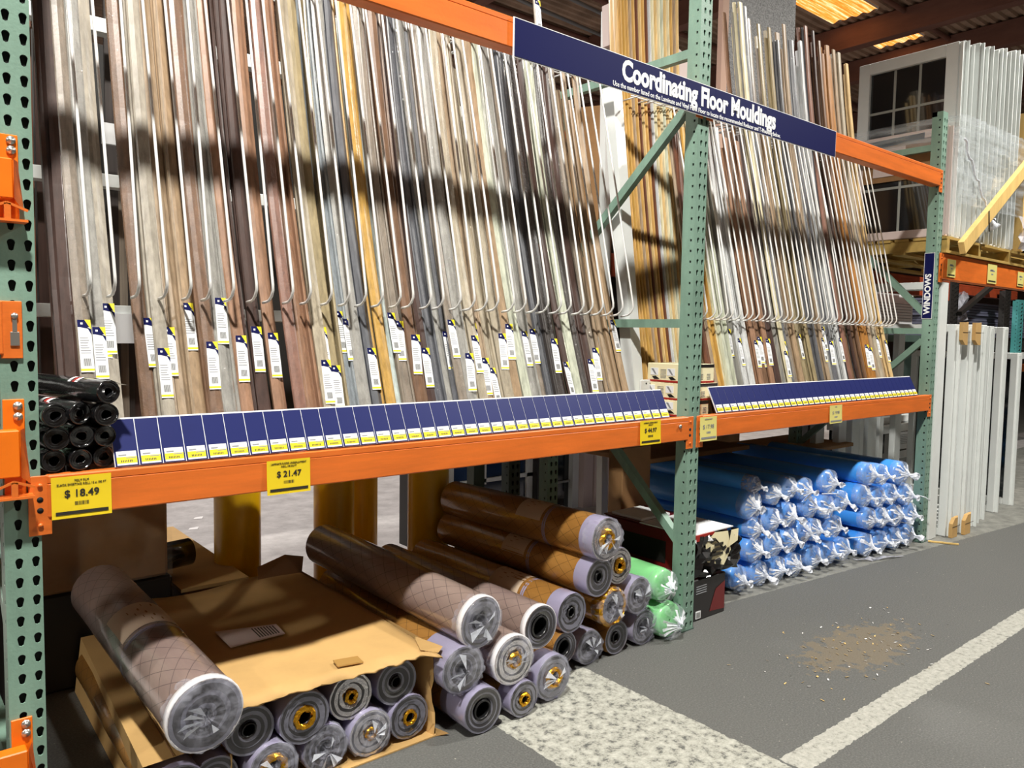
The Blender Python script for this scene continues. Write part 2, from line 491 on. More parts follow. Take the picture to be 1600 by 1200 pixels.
def ceiling():
    Z = 7.0
    mb = MB()
    pitch = 0.16; y = -8.0
    sky = [(10.6, 12.98, 4.15, 4.98), (13.75, 14.78, 4.15, 4.98)]
    prof = [(0, 0), (0.05, 0), (0.07, 0.045), (0.13, 0.045), (0.15, 0)]
    pts = []
    while y < 20:
        for a, h in prof: pts.append((y + a, Z + h))
        y += pitch
    for (ya, za), (yb, zb) in zip(pts[:-1], pts[1:]):
        segs = [(-14, 34)]
        if ya >= 4.13 and yb <= 5.0:
            segs = [(-14, 10.6), (12.98, 13.75), (14.78, 34)]
        for x0, x1 in segs:
            mb.poly([(x0, ya, za), (x0, yb, zb), (x1, yb, zb), (x1, ya, za)], M_DECK)
    c = mb.build('ceiling'); c['kind'] = 'structure'; c['label'] = 'brown corrugated roof deck on timber beams'
    for (x0, x1, y0, y1) in sky:
        mb = MB(); n = 0; yy = y0; P = []
        while yy < y1 + 1e-6:
            P.append((yy, Z + 0.035 * (0.5 + 0.5 * math.sin((yy - y0) / 0.104 * math.pi)))); yy += 0.026
        for (a, za), (b, zb) in zip(P[:-1], P[1:]):
            mb.poly([(x0, a, za), (x0, b, zb), (x1, b, zb), (x1, a, za)], M_SKY, True)
        mb.build('skylight_panel', c, label='glowing amber corrugated skylight panel')
    for x in (2.5, 7.2, 10.3, 13.28, 15.1, 18.6, 22.0):
        mb = MB(); mb.box((x - 0.11, -8, Z - 0.42), (x + 0.11, 20, Z - 0.02), M_CEILB); mb.build('ceiling_beam', c)
    for yv in (0.6, 3.8, 6.9, 8.25, 10.6, 13.5):
        mb = MB(); mb.tube([(-14, yv, Z - 0.07), (34, yv, Z - 0.07)], 0.045, M_CEILB, 6); mb.build('ceiling_purlin', c)
    mb = MB()
    for i in range(2):
        mb.tube([(4.5, 6.0 + 0.5 * i, Z - 0.5), (7.5, 6.35 + 0.6 * i, Z - 0.52), (12, 6.8 + 0.5 * i, Z - 0.5)], 0.03, M_GREY, 6)
    mb.build('ceiling_conduit', c, label='grey conduit under the deck')
ceiling()
def wall(name, a, b, label):
    mb = MB(); mb.box(a, b, mat('wall_paint_' + name, lin(92, 76, 66), 0.8, var=0.2)); o = mb.build(name); o['kind'] = 'structure'; o['label'] = label
wall('wall_back', (-14, 20, 0), (34, 20.2, 7.2), 'dim brown far wall of the warehouse')
wall('wall_right', (33.8, -12, 0), (34, 20, 7.2), 'dim brown wall at the far end of the aisle')

# ================================================================== RACK UPRIGHTS
def perforated(mb, o, du, dv, nrm, cells_u, z0, z1, hole, material, pitch=0.0508, depth=0.006):
    """strip of cells: o origin, du unit vector across, dv up; cells_u: list of (u0,u1,uc or None). hole: list of (u,v)"""
    o, du, dv, nrm = Vector(o), Vector(du), Vector(dv), Vector(nrm)
    nrow = int((z1 - z0) / pitch)
    for (u0, u1, uc) in cells_u:
        if uc is None:
            mb.poly([o + du * u0 + dv * z0, o + du * u1 + dv * z0, o + du * u1 + dv * z1, o + du * u0 + dv * z1], material); continue
        for r in range(nrow):
            zb = z0 + r * pitch; zc = zb + pitch / 2
            hp = [(uc + a, zc + b) for a, b in hole]; n = len(hp)
            outer = []
            for a, b in hole:
                L = math.hypot(a, b); ca, cb = a / L, b / L
                tu = ((u1 - uc) / ca) if ca > 1e-6 else (((u0 - uc) / ca) if ca < -1e-6 else 9)
                tv = (pitch / 2 / abs(cb)) if abs(cb) > 1e-6 else 9
                t = min(tu, tv); outer.append([uc + ca * t, zc + cb * t])
            # snap nearest outer points to the cell corners
            for cx, cz in ((u0, zb), (u1, zb), (u1, zb + pitch), (u0, zb + pitch)):
                k = min(range(n), key=lambda i: (outer[i][0] - cx) ** 2 + (outer[i][1] - cz) ** 2); outer[k] = [cx, cz]
            vs = [o + du * a + dv * b for a, b in outer] + [o + du * a + dv * b for a, b in hp] + [o + du * a + dv * b - nrm * depth for a, b in hp]
            fs = []
            for i in range(n):
                j = (i + 1) % n
                fs.append((i, j, n + j, n + i)); fs.append((n + i, n + j, 2 * n + j, 2 * n + i))
            mb.faces(vs, fs, material)
    zt = z0 + nrow * pitch
    if zt < z1 - 1e-4:
        a, b = cells_u[0][0], cells_u[-1][1]
        mb.poly([o + du * a + dv * zt, o + du * b + dv * zt, o + du * b + dv * z1, o + du * a + dv * z1], material)

TEAR = [(0.009 * math.cos(t), 0.005 + 0.009 * math.sin(t)) for t in [math.radians(a) for a in (-25, 5, 35, 65, 90, 115, 145, 175, 205)]] + [(-0.0052, -0.013), (0, -0.0155), (0.0052, -0.013)]
SQ = [(0.0055, -0.0055), (0.0055, 0.0055), (-0.0055, 0.0055), (-0.0055, -0.0055)]
SQ = [(0.0055, 0), (0.0055, 0.0055), (0, 0.0055), (-0.0055, 0.0055), (-0.0055, 0), (-0.0055, -0.0055), (0, -0.0055), (0.0055, -0.0055)]
ZOFF = 0.0 + (41.6 % 1) * 0.0508 - 0.0254   # keeps the hole rows on the measured heights

def post(parent, x0, x1, y0, y1, H, cols, material, name='post', front=True):
    mb = MB()
    zs = ZOFF
    mid = (cols[0] + cols[1]) / 2
    perforated(mb, (0, y0, 0), (1, 0, 0), (0, 0, 1), (0, -1, 0), [(x0, mid, cols[0]), (mid, x1, cols[1])], zs, H, TEAR, material)
    mb.poly([(x0, y0, 0), (x1, y0, 0), (x1, y0, zs), (x0, y0, zs)], material)
    dy = y1 - y0
    perforated(mb, (x0, y1, 0), (0, -1, 0), (0, 0, 1), (-1, 0, 0), [(0, dy * 0.45, None), (dy * 0.45, dy, dy * 0.72)], zs, H, SQ, material)
    mb.poly([(x0, y1, 0), (x0, y0, 0), (x0, y0, zs), (x0, y1, zs)], material)
    mb.poly([(x1, y0, 0), (x1, y1, 0), (x1, y1, H), (x1, y0, H)], material)
    # inner faces and a dark back so holes read as holes
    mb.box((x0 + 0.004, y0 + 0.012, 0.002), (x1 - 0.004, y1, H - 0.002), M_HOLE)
    return mb.build(name, parent)

def upright(x0, x1, cols, H, label, braces, mat_f, rear=1.07):
    t = thing('rack_upright', label, 'rack frame', (x0, 0, 0))
    post(t, x0, x1, 0.0, 0.072, H, cols, mat_f)
    post(t, x0, x1, rear - 0.072, rear, min(H, 2.83), cols, mat_f)
    xm = (x0 + x1) / 2
    for (za, zb) in braces:
        mb = MB(); mb.bar((xm, 0.073, za), (xm, rear - 0.073, zb), 0.038, 0.042, mat_f); mb.build('brace', t)
    mb = MB(); mb.box((x0 - 0.004, -0.004, 0), (x1 + 0.004, 0.076, 0.006), M_DGREEN); mb.build('foot_plate', t)
    return t

BR = [(0.18, 0.18), (0.44, 1.30), (1.515, 1.515), (2.57, 1.74), (2.80, 2.80)]
upright(-0.068, 0.014, (-0.037, 0.0), 3.9, 'pale green perforated rack upright at the left edge of the photo', BR, M_GREEN)
upright(2.714, 2.798, (2.745, 2.782), 3.95, 'green perforated rack upright in the middle, between the two bays', BR, M_GREEN)
upright(5.443, 5.523, (5.474, 5.511), 3.035, 'grey green perforated rack upright at the right end, carrying the windows sign', [(0.18, 0.18), (1.45, 0.60), (1.515, 1.515), (1.64, 2.56), (2.80, 2.80)], M_GREEN)

# ================================================================== BEAMS
def connector(mb, x0, x1, y, z0, z1, material):
    mb.box((x0, y - 0.006, z0), (x1, y - 0.001, z1), material, 0.0015)
    xc = (x0 + x1) / 2
    h = z1 - z0
    for fz in (0.17, 0.84):
        mb.tube([(xc, y - 0.0105, z0 + h * fz), (xc, y - 0.005, z0 + h * fz)], 0.006, material, 10)
    for fz, r in ((0.42, 0.0075), (0.60, 0.0075)):
        mb.tube([(xc, y - 0.0068, z0 + h * fz), (xc, y - 0.0055, z0 + h * fz)], r, M_HOLE, 12)

def beam(xa, xb, z0, z1, zc0, label, y=0.0, depth=0.055, material=None, cl=0.042, name='shelf_beam'):
    material = material or M_ORANGE
    t = thing(name, label, 'beam', (xa, y, z0))
    mb = MB()
    mb.box((xa + 0.002, y - 0.012, z0), (xb - 0.002, y + depth, z1 - 0.02), material, 0.004)
    mb.box((xa + 0.002, y - 0.012, z1 - 0.024), (xb - 0.002, y + depth * 0.45, z1), material, 0.004)
    mb.build('beam_body', t)
    for (a, b) in ((xa - cl + 0.002, xa + 0.012), (xb - 0.012, xb + cl - 0.002)):
        mb = MB(); connector(mb, a, b, y - 0.002, zc0, z1, material); mb.build('beam_connector', t)
    return t
beam(0.025, 2.703, 0.955, 1.067, 0.911, 'orange lower shelf beam across the left bay, price tags hung on it')
beam(2.810, 5.432, 0.955, 1.067, 0.911, 'orange lower shelf beam across the right bay, two faded tags on it')
beam(0.025, 2.703, 2.519, 2.632, 2.478, 'orange upper beam across the left bay, blue sign over its right end')
beam(2.810, 5.432, 2.519, 2.632, 2.478, 'orange upper beam across the right bay, bare at its right end')
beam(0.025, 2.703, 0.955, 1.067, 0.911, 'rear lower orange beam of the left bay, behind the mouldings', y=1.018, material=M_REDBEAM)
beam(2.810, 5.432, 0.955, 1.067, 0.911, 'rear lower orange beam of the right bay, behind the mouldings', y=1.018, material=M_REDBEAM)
for xa, xb, w in ((0.02, 2.70, 'left'), (2.81, 5.43, 'right')):
    mb = MB(); mb.box((xa, 0.058, 1.0), (xb, 1.0, 1.043), M_DECKW)
    single('shelf_deck', mb, f'brown board deck inside the {w} bay, mouldings standing on it', 'shelf')
# bolt on the lower left beam near the middle post
mb = MB(); mb.tube([(2.63, -0.013, 1.025), (2.63, -0.02, 1.025)], 0.009, M_STEEL, 10)
single('bolt', mb, 'small steel bolt at the right end of the left lower beam', 'bolt')

# beams of the neighbouring bay on the far left
def left_beam(z0, z1, label, bracket=True, clip=False):
    t = thing('shelf_beam', label, 'beam', (-0.07, 0, z0))
    mb = MB(); mb.box((-0.065, -0.007, z0), (-0.018, -0.001, z1), M_ORANGE2 if bracket else M_ORANGE, 0.0015)
    for fz in ((0.12, 0.32) if bracket else (0.2, 0.8)):
        zz = z1 - (z1 - z0) * fz * (0.55 if bracket else 1)
        if bracket and not clip:
            mb.tube([(-0.033, -0.012, zz), (-0.033, -0.006, zz)], 0.0105, M_STEEL, 12)
            mb.tube([(-0.033, -0.016, zz), (-0.033, -0.011, zz)], 0.0055, M_STEEL, 6)
    mb.build('beam_connector', t)
    if bracket:
        zb = z1 - (z1 - z0) * 0.30
        mb = MB(); mb.box((-1.6, -0.05, z0 + 0.055), (-0.035, -0.008, zb), M_ORANGE2, 0.003); mb.build('beam_body', t)
        mb = MB()
        mb.faces([(-0.034, -0.05, zb), (-0.02, -0.008, zb), (-0.008, -0.008, z0 + 0.03), (-0.034, -0.05, z0 + 0.055)], [(0, 3, 2, 1), (0, 1, 2, 3)], M_ORANGE)
        mb.box((-0.09, -0.055, z0), (-0.006, -0.002, z0 + 0.006), M_ORANGE)
        mb.bar((-0.09, -0.052, z0 + 0.028), (-0.05, -0.052, z0 + 0.045), 0.004, 0.006, M_ORANGE)
        mb.bar((-0.05, -0.052, z0 + 0.045), (-0.006, -0.052, z0 + 0.028), 0.004, 0.006, M_ORANGE)
        mb.box((-0.056, -0.054, z0 + 0.004), (-0.042, -0.045, z0 + 0.043), M_ORANGE)
        mb.build('bracket_flange', t)
    if clip:
        mb = MB()
        zc = (z0 + z1) / 2
        mb.box((-0.045, -0.011, zc - 0.04), (-0.025, -0.0075, zc - 0.005), M_STEEL, 0.001)
        mb.box((-0.04, -0.0115, zc - 0.005), (-0.030, -0.0075, zc + 0.035), M_STEEL, 0.001)
        mb.tube([(-0.035, -0.013, zc + 0.035), (-0.035, -0.008, zc + 0.035)], 0.008, M_STEEL, 10)
        mb.build('safety_clip', t, label='grey steel safety clip')
        mb = MB(); mb.box((-1.6, -0.012, z0 + 0.01), (-0.06, 0.05, z1), M_ORANGE, 0.003); mb.build('beam_body', t)
    return t
left_beam(1.708, 1.925, 'bright orange beam end bolted to the left upright, near the top left')
left_beam(1.371, 1.515, 'orange beam end with a steel safety clip on the left upright', bracket=False, clip=True)
left_beam(1.020, 1.268, 'bright orange beam end with two bolts beside the black roll pile')
left_beam(0.21, 0.437, 'bright orange beam end at the bottom left corner of the photo')

# ================================================================== SIGNS
t = thing('header_sign', 'long navy banner sign reading Coordinating Floor Mouldings on the upper beams', 'sign', (1.563, -0.02, 2.484))
mb = MB(); mb.box((1.563, -0.021, 2.484), (3.958, -0.0175, 2.630), M_WHITE)
mb.build('sign_border', t)
for a, b in ((1.569, 2.812), (2.8135, 3.953)):
    mb = MB(); mb.box((a, -0.0228, 2.488), (b, -0.0205, 2.6265), M_NAVY); mb.build('sign_panel', t)
tt = text('title_lettering', 'Coordinating Floor Mouldings', 0.118, M_WHITE, t, (2.745, -0.0236, 2.566), sx=0.98, bold=0.0046)
t2 = text('subtitle_lettering', 'Use the number listed on the Laminate and Vinyl Plank Floor to locate the recommended Reducer and T-Moulding below.', 0.030, M_WHITE, t, (2.741, -0.0236, 2.503), sx=0.80, bold=0.0003)
def fit_x(o, x0, x1):
    xs = [v.co.x for v in o.data.vertices]; a, b = min(xs), max(xs)
    ox = origin_of(o.parent).x
    for v in o.data.vertices:
        v.co.x = (v.co.x - a) / (b - a) * (x1 - x0) + x0 - ox
fit_x(tt, 2.158, 3.332); fit_x(t2, 2.104, 3.380)

t = thing('aisle_sign', 'narrow upright navy sign reading WINDOWS on the right upright', 'sign', (5.437, 0.04, 1.60))
mb = MB(); mb.box((5.437, 0.006, 1.602), (5.441, 0.074, 2.064), M_WHITE); mb.build('sign_border', t)
mb = MB(); mb.box((5.435, 0.009, 1.606), (5.4372, 0.071, 2.060), M_NAVY); mb.build('sign_panel', t)
text('sign_lettering', 'WINDOWS', 0.056, M_WHITE, t, (5.4342, 0.040, 1.775), rz=-math.pi / 2, sx=0.98, bold=0.0020, roll=math.pi / 2)

# price tags hung on the beams
def price_tag(x0, x1, z0, z1, price, label, head=(), material=None, tilt=0.0, faded=False):
    material = material or M_YELTAG
    y = -0.016
    t = thing('price_tag', label, 'price tag', ((x0 + x1) / 2, y, z0), 'yellow price tags on the orange beams')
    w, h = x1 - x0, z1 - z0; xc = (x0 + x1) / 2
    ink = M_GREY if faded else M_INK
    mb = MB()
    n = 6
    for i in range(n):
        za, zb = z0 + h * i / n, z0 + h * (i + 1) / n
        ca, cb = 0.004 * (1 - i / n) ** 2, 0.004 * (1 - (i + 1) / n) ** 2
        for yo in (0, 0.0008):
            mb.poly([(x0, y - ca + yo, za), (x1, y - ca + yo, za), (x1, y - cb + yo, zb), (x0, y - cb + yo, zb)], material)
    mb.build('tag_card', t)
    mb = MB()
    yy = y - 0.0048
    mb.box((x0 + w * 0.06, yy, z0 + h * 0.09), (x1 - w * 0.06, yy + 0.0003, z0 + h * 0.17), ink)
    yb = y - 0.0026
    nx = 16
    for i in range(nx):
        xa = xc - w * 0.12 + w * 0.24 * i / nx
        mb.box((xa, yb, z0 + h * 0.30), (xa + w * 0.24 / nx * random.choice((0.4, 0.7)), yb + 0.0003, z0 + h * 0.39), ink)
    mb.build('barcode', t)
    if price:
        text('price_lettering', price, h * 0.25, ink, t, (xc, y - 0.0018, z0 + h * 0.58), bold=0.00045 if not faded else 0)
    for i, s in enumerate(head):
        text('tag_lettering', s, h * 0.075, ink, t, (xc, y - 0.0012, z0 + h * (0.90 - 0.09 * i)), sx=0.9)
    return t
price_tag(0.035, 0.177, 0.950, 1.060, '$ 18.49', 'yellow price tag reading 18.49 under the black rolls', ('POLY FILM', 'BLACK SHEETING ROLL 10 x 100 FT'))
price_tag(0.612, 0.754, 0.943, 1.049, '$ 21.47', 'yellow price tag reading 21.47 left of centre on the lower beam', ('LAMINATE FLOOR UNDERLAYMENT', 'ROLL 100 SQ FT'))
price_tag(2.343, 2.486, 0.958, 1.068, '$ 44.97', 'yellow price tag reading 44.97 near the middle upright', ('LAMINATE UNDERLAYMENT', '100 SQ FT'))
price_tag(2.783, 2.918, 0.941, 1.060, '$ 17.98', 'faded yellow price tag just right of the middle upright', ('UNDERLAYMENT',), M_YELPALE, faded=True)
price_tag(4.030, 4.176, 0.950, 1.058, '$ 19.98', 'faded curled yellow price tag on the right bay beam', ('FOAM',), M_YELPALE, faded=True)

# price strips of blue cards
def price_strip(x0, n, w, label):
    t = thing('price_strip', label, 'price strip', (x0, 0, 1.072))
    L = n * w
    y0, z0, y1, z1 = -0.006, 1.072, 0.056, 1.200
    def at(u, f, lift=0.0):
        # point on the slanted face, lifted along its normal (towards the aisle and up)
        return (x0 + u, y0 + (y1 - y0) * f - lift * 0.9, z0 + (z1 - z0) * f + lift * 0.43)
    mb = MB()
    vs = [at(0, 0), at(L, 0), at(L, 1), at(0, 1)] + [(p[0], p[1] + 0.006, p[2] - 0.002) for p in (at(0, 0), at(L, 0), at(L, 1), at(0, 1))]
    mb.faces(vs, [(0, 1, 2, 3), (4, 7, 6, 5), (0, 4, 5, 1), (1, 5, 6, 2), (2, 6, 7, 3), (3, 7, 4, 0)], M_WHITE)
    mb.build('backing_strip', t)
    for i in range(n):
        u0, u1 = i * w + 0.0012, (i + 1) * w - 0.0012
        mb = MB()
        q = [at(u0, 0.0, 0.0015), at(u1, 0.0, 0.0015), at(u1, 0.965, 0.0015), at(u0, 0.965, 0.0015)]
        q2 = [at(u0, 0.0, 0.0002), at(u1, 0.0, 0.0002), at(u1, 0.965, 0.0002), at(u0, 0.965, 0.0002)]
        mb.faces(q + q2, [(0, 1, 2, 3), (0, 4, 5, 1), (1, 5, 6, 2), (2, 6, 7, 3), (3, 7, 4, 0)], M_CARD)
        c = mb.build('blue_card', t)
        mb = MB()
        a, b = u0 + 0.0045, u1 - 0.0045
        hgt = 0.30
        mb.poly([at(a, 0.02, 0.0024), at(b, 0.02, 0.0024), at(b, hgt, 0.0024), at(a, hgt, 0.0024)], M_WHITE)
        mb.poly([at(a, 0.055, 0.0028), at(b, 0.055, 0.0028), at(b, hgt * 0.62, 0.0028), at(a, hgt * 0.62, 0.0028)], M_YEL)
        for k in range(7):
            ua = a + (b - a) * (0.2 + 0.085 * k)
            mb.poly([at(ua, 0.075, 0.0031), at(ua + (b - a) * 0.05, 0.075, 0.0031), at(ua + (b - a) * 0.05, 0.12, 0.0031), at(ua, 0.12, 0.0031)], M_INK)
        for (f0, f1, ua, ub) in ((0.21, 0.235, 0.1, 0.5), (0.155, 0.172, 0.45, 0.95)):
            mb.poly([at(a + (b - a) * ua, f0, 0.0031), at(a + (b - a) * ub, f0, 0.0031), at(a + (b - a) * ub, f1, 0.0031), at(a + (b - a) * ua, f1, 0.0031)], M_GREY)
        mb.build('price_label', c, label='white and yellow shelf label')
    return t
price_strip(0.190, 38, 0.0625, 'slanted strip of blue cards along the left bay, above the lower beam')
price_strip(2.935, 37, 0.0625, 'slanted strip of blue cards along the right bay, above the lower beam')
# ================================================================== WIRE DIVIDERS
def hoop(x, tilt, group, label, depth=0.085):
    zt, zb, sl = 2.76, 1.60, 0.23
    mb = MB()
    yb = 0.13
    fy = lambda z: yb + sl * (z - 1.55)
    path = [(x + tilt, 0.80, zt + 0.02), (x + tilt, fy(zt) + 0.05, zt + 0.02), (x + tilt, fy(zt) + 0.012, zt + 0.012), (x + tilt, fy(zt), zt - 0.03)]
    path += [(x + tilt * 0.5, fy(2.1), 2.1), (x, fy(zb), zb)]
    for a in (20, 45, 70, 90):
        r = 0.055; an = math.radians(a)
        path.append((x, fy(zb) + r * (1 - math.cos(an)) - 0.004, zb - r * math.sin(an)))
    path.append((x - 0.004, yb + depth, zb - 0.058))
    mb.tube(path, 0.0047, M_WIRE, 6)
    return single('wire_divider', mb, label, 'wire divider', (x, yb, zb - 0.06), group)
n1 = 35
for i in range(n1):
    x = 0.165 + (2.455 - 0.165) * i / (n1 - 1) + random.uniform(-0.009, 0.009)
    hoop(x, random.uniform(-0.012, 0.012), 'wire dividers of the left bay', f'bent white wire divider, {ORD[i]} from left among the left bay mouldings')
n2 = 38
for i in range(n2):
    x = 3.03 + (5.19 - 3.03) * i / (n2 - 1) + random.uniform(-0.009, 0.009)
    tl = random.uniform(-0.02, 0.02)
    if i in (3, 24): tl = 0.05
    hoop(x, tl, 'wire dividers of the right bay', f'bent white wire divider, {ORD[i]} from left among the right bay mouldings')
for xa, xb, w in ((0.1, 2.52, 'left'), (2.98, 5.25, 'right')):
    t = thing('divider_rail', f'white wire rail carrying the dividers behind the {w} bay', 'rail', (xa, 0.80, 2.78))
    for (y, z) in ((0.80, 2.78), (0.66, 2.78)):
        mb = MB(); mb.tube([(xa, y, z), (xb, y, z)], 0.004, M_WIRE, 6); mb.build('rail_wire', t)

# ================================================================== MOULDINGS
def wood(name, rgb, wrap=False, gloss=0.3):
    k = name + ('_wrapped' if wrap else '')
    if k in MATS: return MATS[k]
    c = lin(*[v * 0.93 for v in rgb])
    return mat(k, c, 0.42 if not wrap else 0.38, spec=(0.9 if wrap else 0.5), coat=(1.0 if wrap else gloss), coat_rough=(0.07 if wrap else 0.2), var=0.26,
               var_scale=(60, 60, 3.0), coat_bump=(1.0 if wrap else 0.25), coat_bump_scale=(95 if wrap else 30), coat_dist=(0.02 if wrap else 0.004), bump=0.05, bump_scale=90)
TONES = dict(
    dark_brown=('dark brown', (74, 54, 48)), taupe=('taupe', (142, 130, 116)), grey=('grey', (158, 156, 150)), grey_oak=('grey oak', (172, 164, 150)),
    brown=('brown', (122, 92, 70)), tan=('tan', (172, 150, 124)), tan_oak=('tan oak', (168, 142, 112)), orange_brown=('orange brown', (162, 124, 98)),
    red_brown=('reddish brown', (140, 100, 84)), beige=('beige', (180, 168, 146)), blue_grey=('blue grey', (150, 158, 164)), slate=('slate grey', (98, 100, 106)),
    golden=('golden oak', (200, 158, 82)), pale_teal=('pale teal', (196, 208, 204)), cream_green=('pale green cream', (200, 204, 184)), charcoal=('charcoal', (62, 56, 54)),
    silver=('silver white', (214, 216, 216)), cream=('cream', (224, 214, 178)), khaki=('khaki', (164, 148, 112)), amber=('amber', (176, 120, 56)), pine=('pale pine', (222, 190, 134)),
    oak=('yellow oak', (206, 164, 96)), walnut=('walnut brown', (112, 70, 50)))
PROFS = {
    'flat': [(-0.0205, 0.0), (-0.0195, -0.005), (-0.015, -0.0085), (0.0, -0.0105), (0.015, -0.0085), (0.0195, -0.005), (0.0205, 0.0)],
    'step': [(-0.022, 0.0), (-0.022, -0.012), (-0.010, -0.015), (0.002, -0.013), (0.012, -0.006), (0.022, -0.003), (0.022, 0.0)],
    'edge': [(-0.005, 0.012), (-0.0065, 0.0), (-0.0055, -0.022), (-0.001, -0.025), (0.0045, -0.022), (0.006, 0.0), (0.005, 0.012)],
    'thin': [(-0.010, 0.004), (-0.011, -0.004), (-0.007, -0.010), (0.0, -0.012), (0.007, -0.010), (0.011, -0.004), (0.010, 0.004)],
}
MMESH = {}
def mould_mesh(prof, a, b, L, ang=0.0):
    ang = round(ang * 20) / 20
    key = (prof, a, b, L, ang)
    if key in MMESH: return MMESH[key]
    c_, s_ = math.cos(ang), math.sin(ang)
    P = [(x * c_ - y * s_, x * s_ + y * c_) for x, y in PROFS[prof]]; n = len(P); seg = 8; mb = MB(); vs = []
    for i in range(seg + 1):
        h = L * i / seg
        for (x, y) in P: vs.append((x, y + a * h - b * h * h, h))
    fs = []
    for i in range(seg):
        for k in range(n):
            j = (k + 1) % n
            fs.append((i * n + k, i * n + j, (i + 1) * n + j, (i + 1) * n + k))
    fs.append(tuple(range(n))[::-1]); fs.append(tuple(seg * n + k for k in range(n)))
    k = mb.m(M_WHITE)
    mb.faces(vs, fs, M_WHITE)
    me = D.meshes.new('moulding_' + prof)
    me.from_pydata(mb.v, [], mb.f)
    me.materials.append(M_WHITE)
    MMESH[key] = me
    return me
def sticker_mesh():
    mb = MB(); w, h = 0.017, 0.155
    q = lambda x0, z0, x1, z1, l: [(x0, -l, z0), (x1, -l, z0), (x1, -l, z1), (x0, -l, z1)]
    mb.box((-w, -0.0008, 0), (w, 0.0, h), M_WHITE)
    mb.poly(q(-w, h - 0.022, w, h, 0.0012), M_NAVY)
    mb.poly([(w * 0.1, -0.0014, h), (w, -0.0014, h - 0.03), (w, -0.0014, h)], M_YEL)
    mb.poly([(-w * 0.6, -0.0014, h - 0.022), (w * 0.4, -0.0014, h - 0.022), (w, -0.0014, h - 0.045), (w, -0.0014, h - 0.028)], M_NAVY)
    mb.poly(q(-w * 0.55, h - 0.014, -w * 0.2, h - 0.008, 0.0015), M_WHITE)
    mb.poly(q(-w, 0.004, w, 0.010, 0.0012), M_YEL)
    for i in range(7):
        z = h - 0.055 - i * 0.0075
        mb.poly(q(-w * 0.8, z, w * random.uniform(0.2, 0.8), z + 0.0022, 0.0012), M_GREY)
    for i in range(8):
        x = -w * 0.5 + i * w * 0.14
        mb.poly(q(x, 0.018, x + w * 0.08, 0.040, 0.0012), M_INK)
    me = D.meshes.new('sticker'); me.from_pydata(mb.v, [], mb.f)
    for m in mb.mats: me.materials.append(m)
    me.polygons.foreach_set('material_index', mb.mi)
    return me
STICK = sticker_mesh()
seen_labels = {}
MOULDS = []
def moulding(x, y, z, tone, prof, L, a, b, label, group, wrap=False, sticker=None, rz=0.0, tx=0.0, name='floor_moulding', cat='moulding'):
    me = mould_mesh(prof, a, b, L, rz)
    o = D.objects.new(name, me); COL.objects.link(o)
    o.location = (x, y, z); o.rotation_euler = (0, tx, 0)
    m = wood(tone, TONES[tone][1], wrap)
    o.material_slots[0].link = 'OBJECT'; o.material_slots[0].material = m
    if label in seen_labels: seen_labels[label] += 1
    else: seen_labels[label] = 1
    tag(o, label, cat, group)
    if sticker is not None:
        s = D.objects.new('sticker', STICK); COL.objects.link(s); s.parent = o
        ang = math.atan(a - 2 * b * (sticker + 0.08))
        s.location = (0.0, a * sticker - b * sticker ** 2 - (0.0125 if prof == 'flat' else 0.0165 if prof == 'step' else 0.0265 if prof == 'edge' else 0.013), sticker)
        s.rotation_euler = (-ang, 0, rz)
        s['label'] = 'white product sticker with navy and yellow top'
    return o

# (x at the strip top, tone, wrapped, sticker height or None)
BAY1 = [(.125, 'dark_brown', 0, None), (.160, 'taupe', 1, .28), (.198, 'grey', 1, .26), (.226, 'grey_oak', 0, .33),
        (.322, 'brown', 1, None), (.365, 'grey_oak', 0, .20), (.418, 'tan', 0, None), (.463, 'tan_oak', 0, .34), (.512, 'brown', 1, .22),
        (.555, 'grey', 1, .36), (.608, 'orange_brown', 0, .24), (.659, 'dark_brown', 0, .27), (.722, 'orange_brown', 0, .25), (.785, 'red_brown', 1, None),
        (.838, 'orange_brown', 1, None), (.886, 'beige', 0, .16), (.930, 'khaki', 0, .14), (.985, 'blue_grey', 1, .33), (1.030, 'grey', 1, None), (1.078, 'slate', 0, .20),
        (1.125, 'golden', 0, None), (1.165, 'pale_teal', 0, None), (1.210, 'taupe', 1, .30), (1.262, 'brown', 0, .25), (1.312, 'dark_brown', 0, .20), (1.355, 'slate', 1, None),
        (1.405, 'grey', 1, None), (1.448, 'taupe', 1, .31), (1.495, 'grey', 1, .18), (1.548, 'beige', 1, .25), (1.590, 'tan', 0, .16), (1.636, 'beige', 0, .12),
        (1.690, 'beige', 1, .26), (1.735, 'tan_oak', 0, .30), (1.788, 'cream_green', 0, None), (1.838, 'grey', 1, .27), (1.885, 'taupe', 1, .28), (1.935, 'slate', 1, None),
        (1.985, 'charcoal', 1, .24), (2.035, 'dark_brown', 0, .14), (2.085, 'cream_green', 0, None), (2.135, 'charcoal', 1, None), (2.190, 'dark_brown', 0, .15), (2.245, 'taupe', 1, .20),
        (2.315, 'tan', 0, None), (2.385, 'tan_oak', 0, .33)]
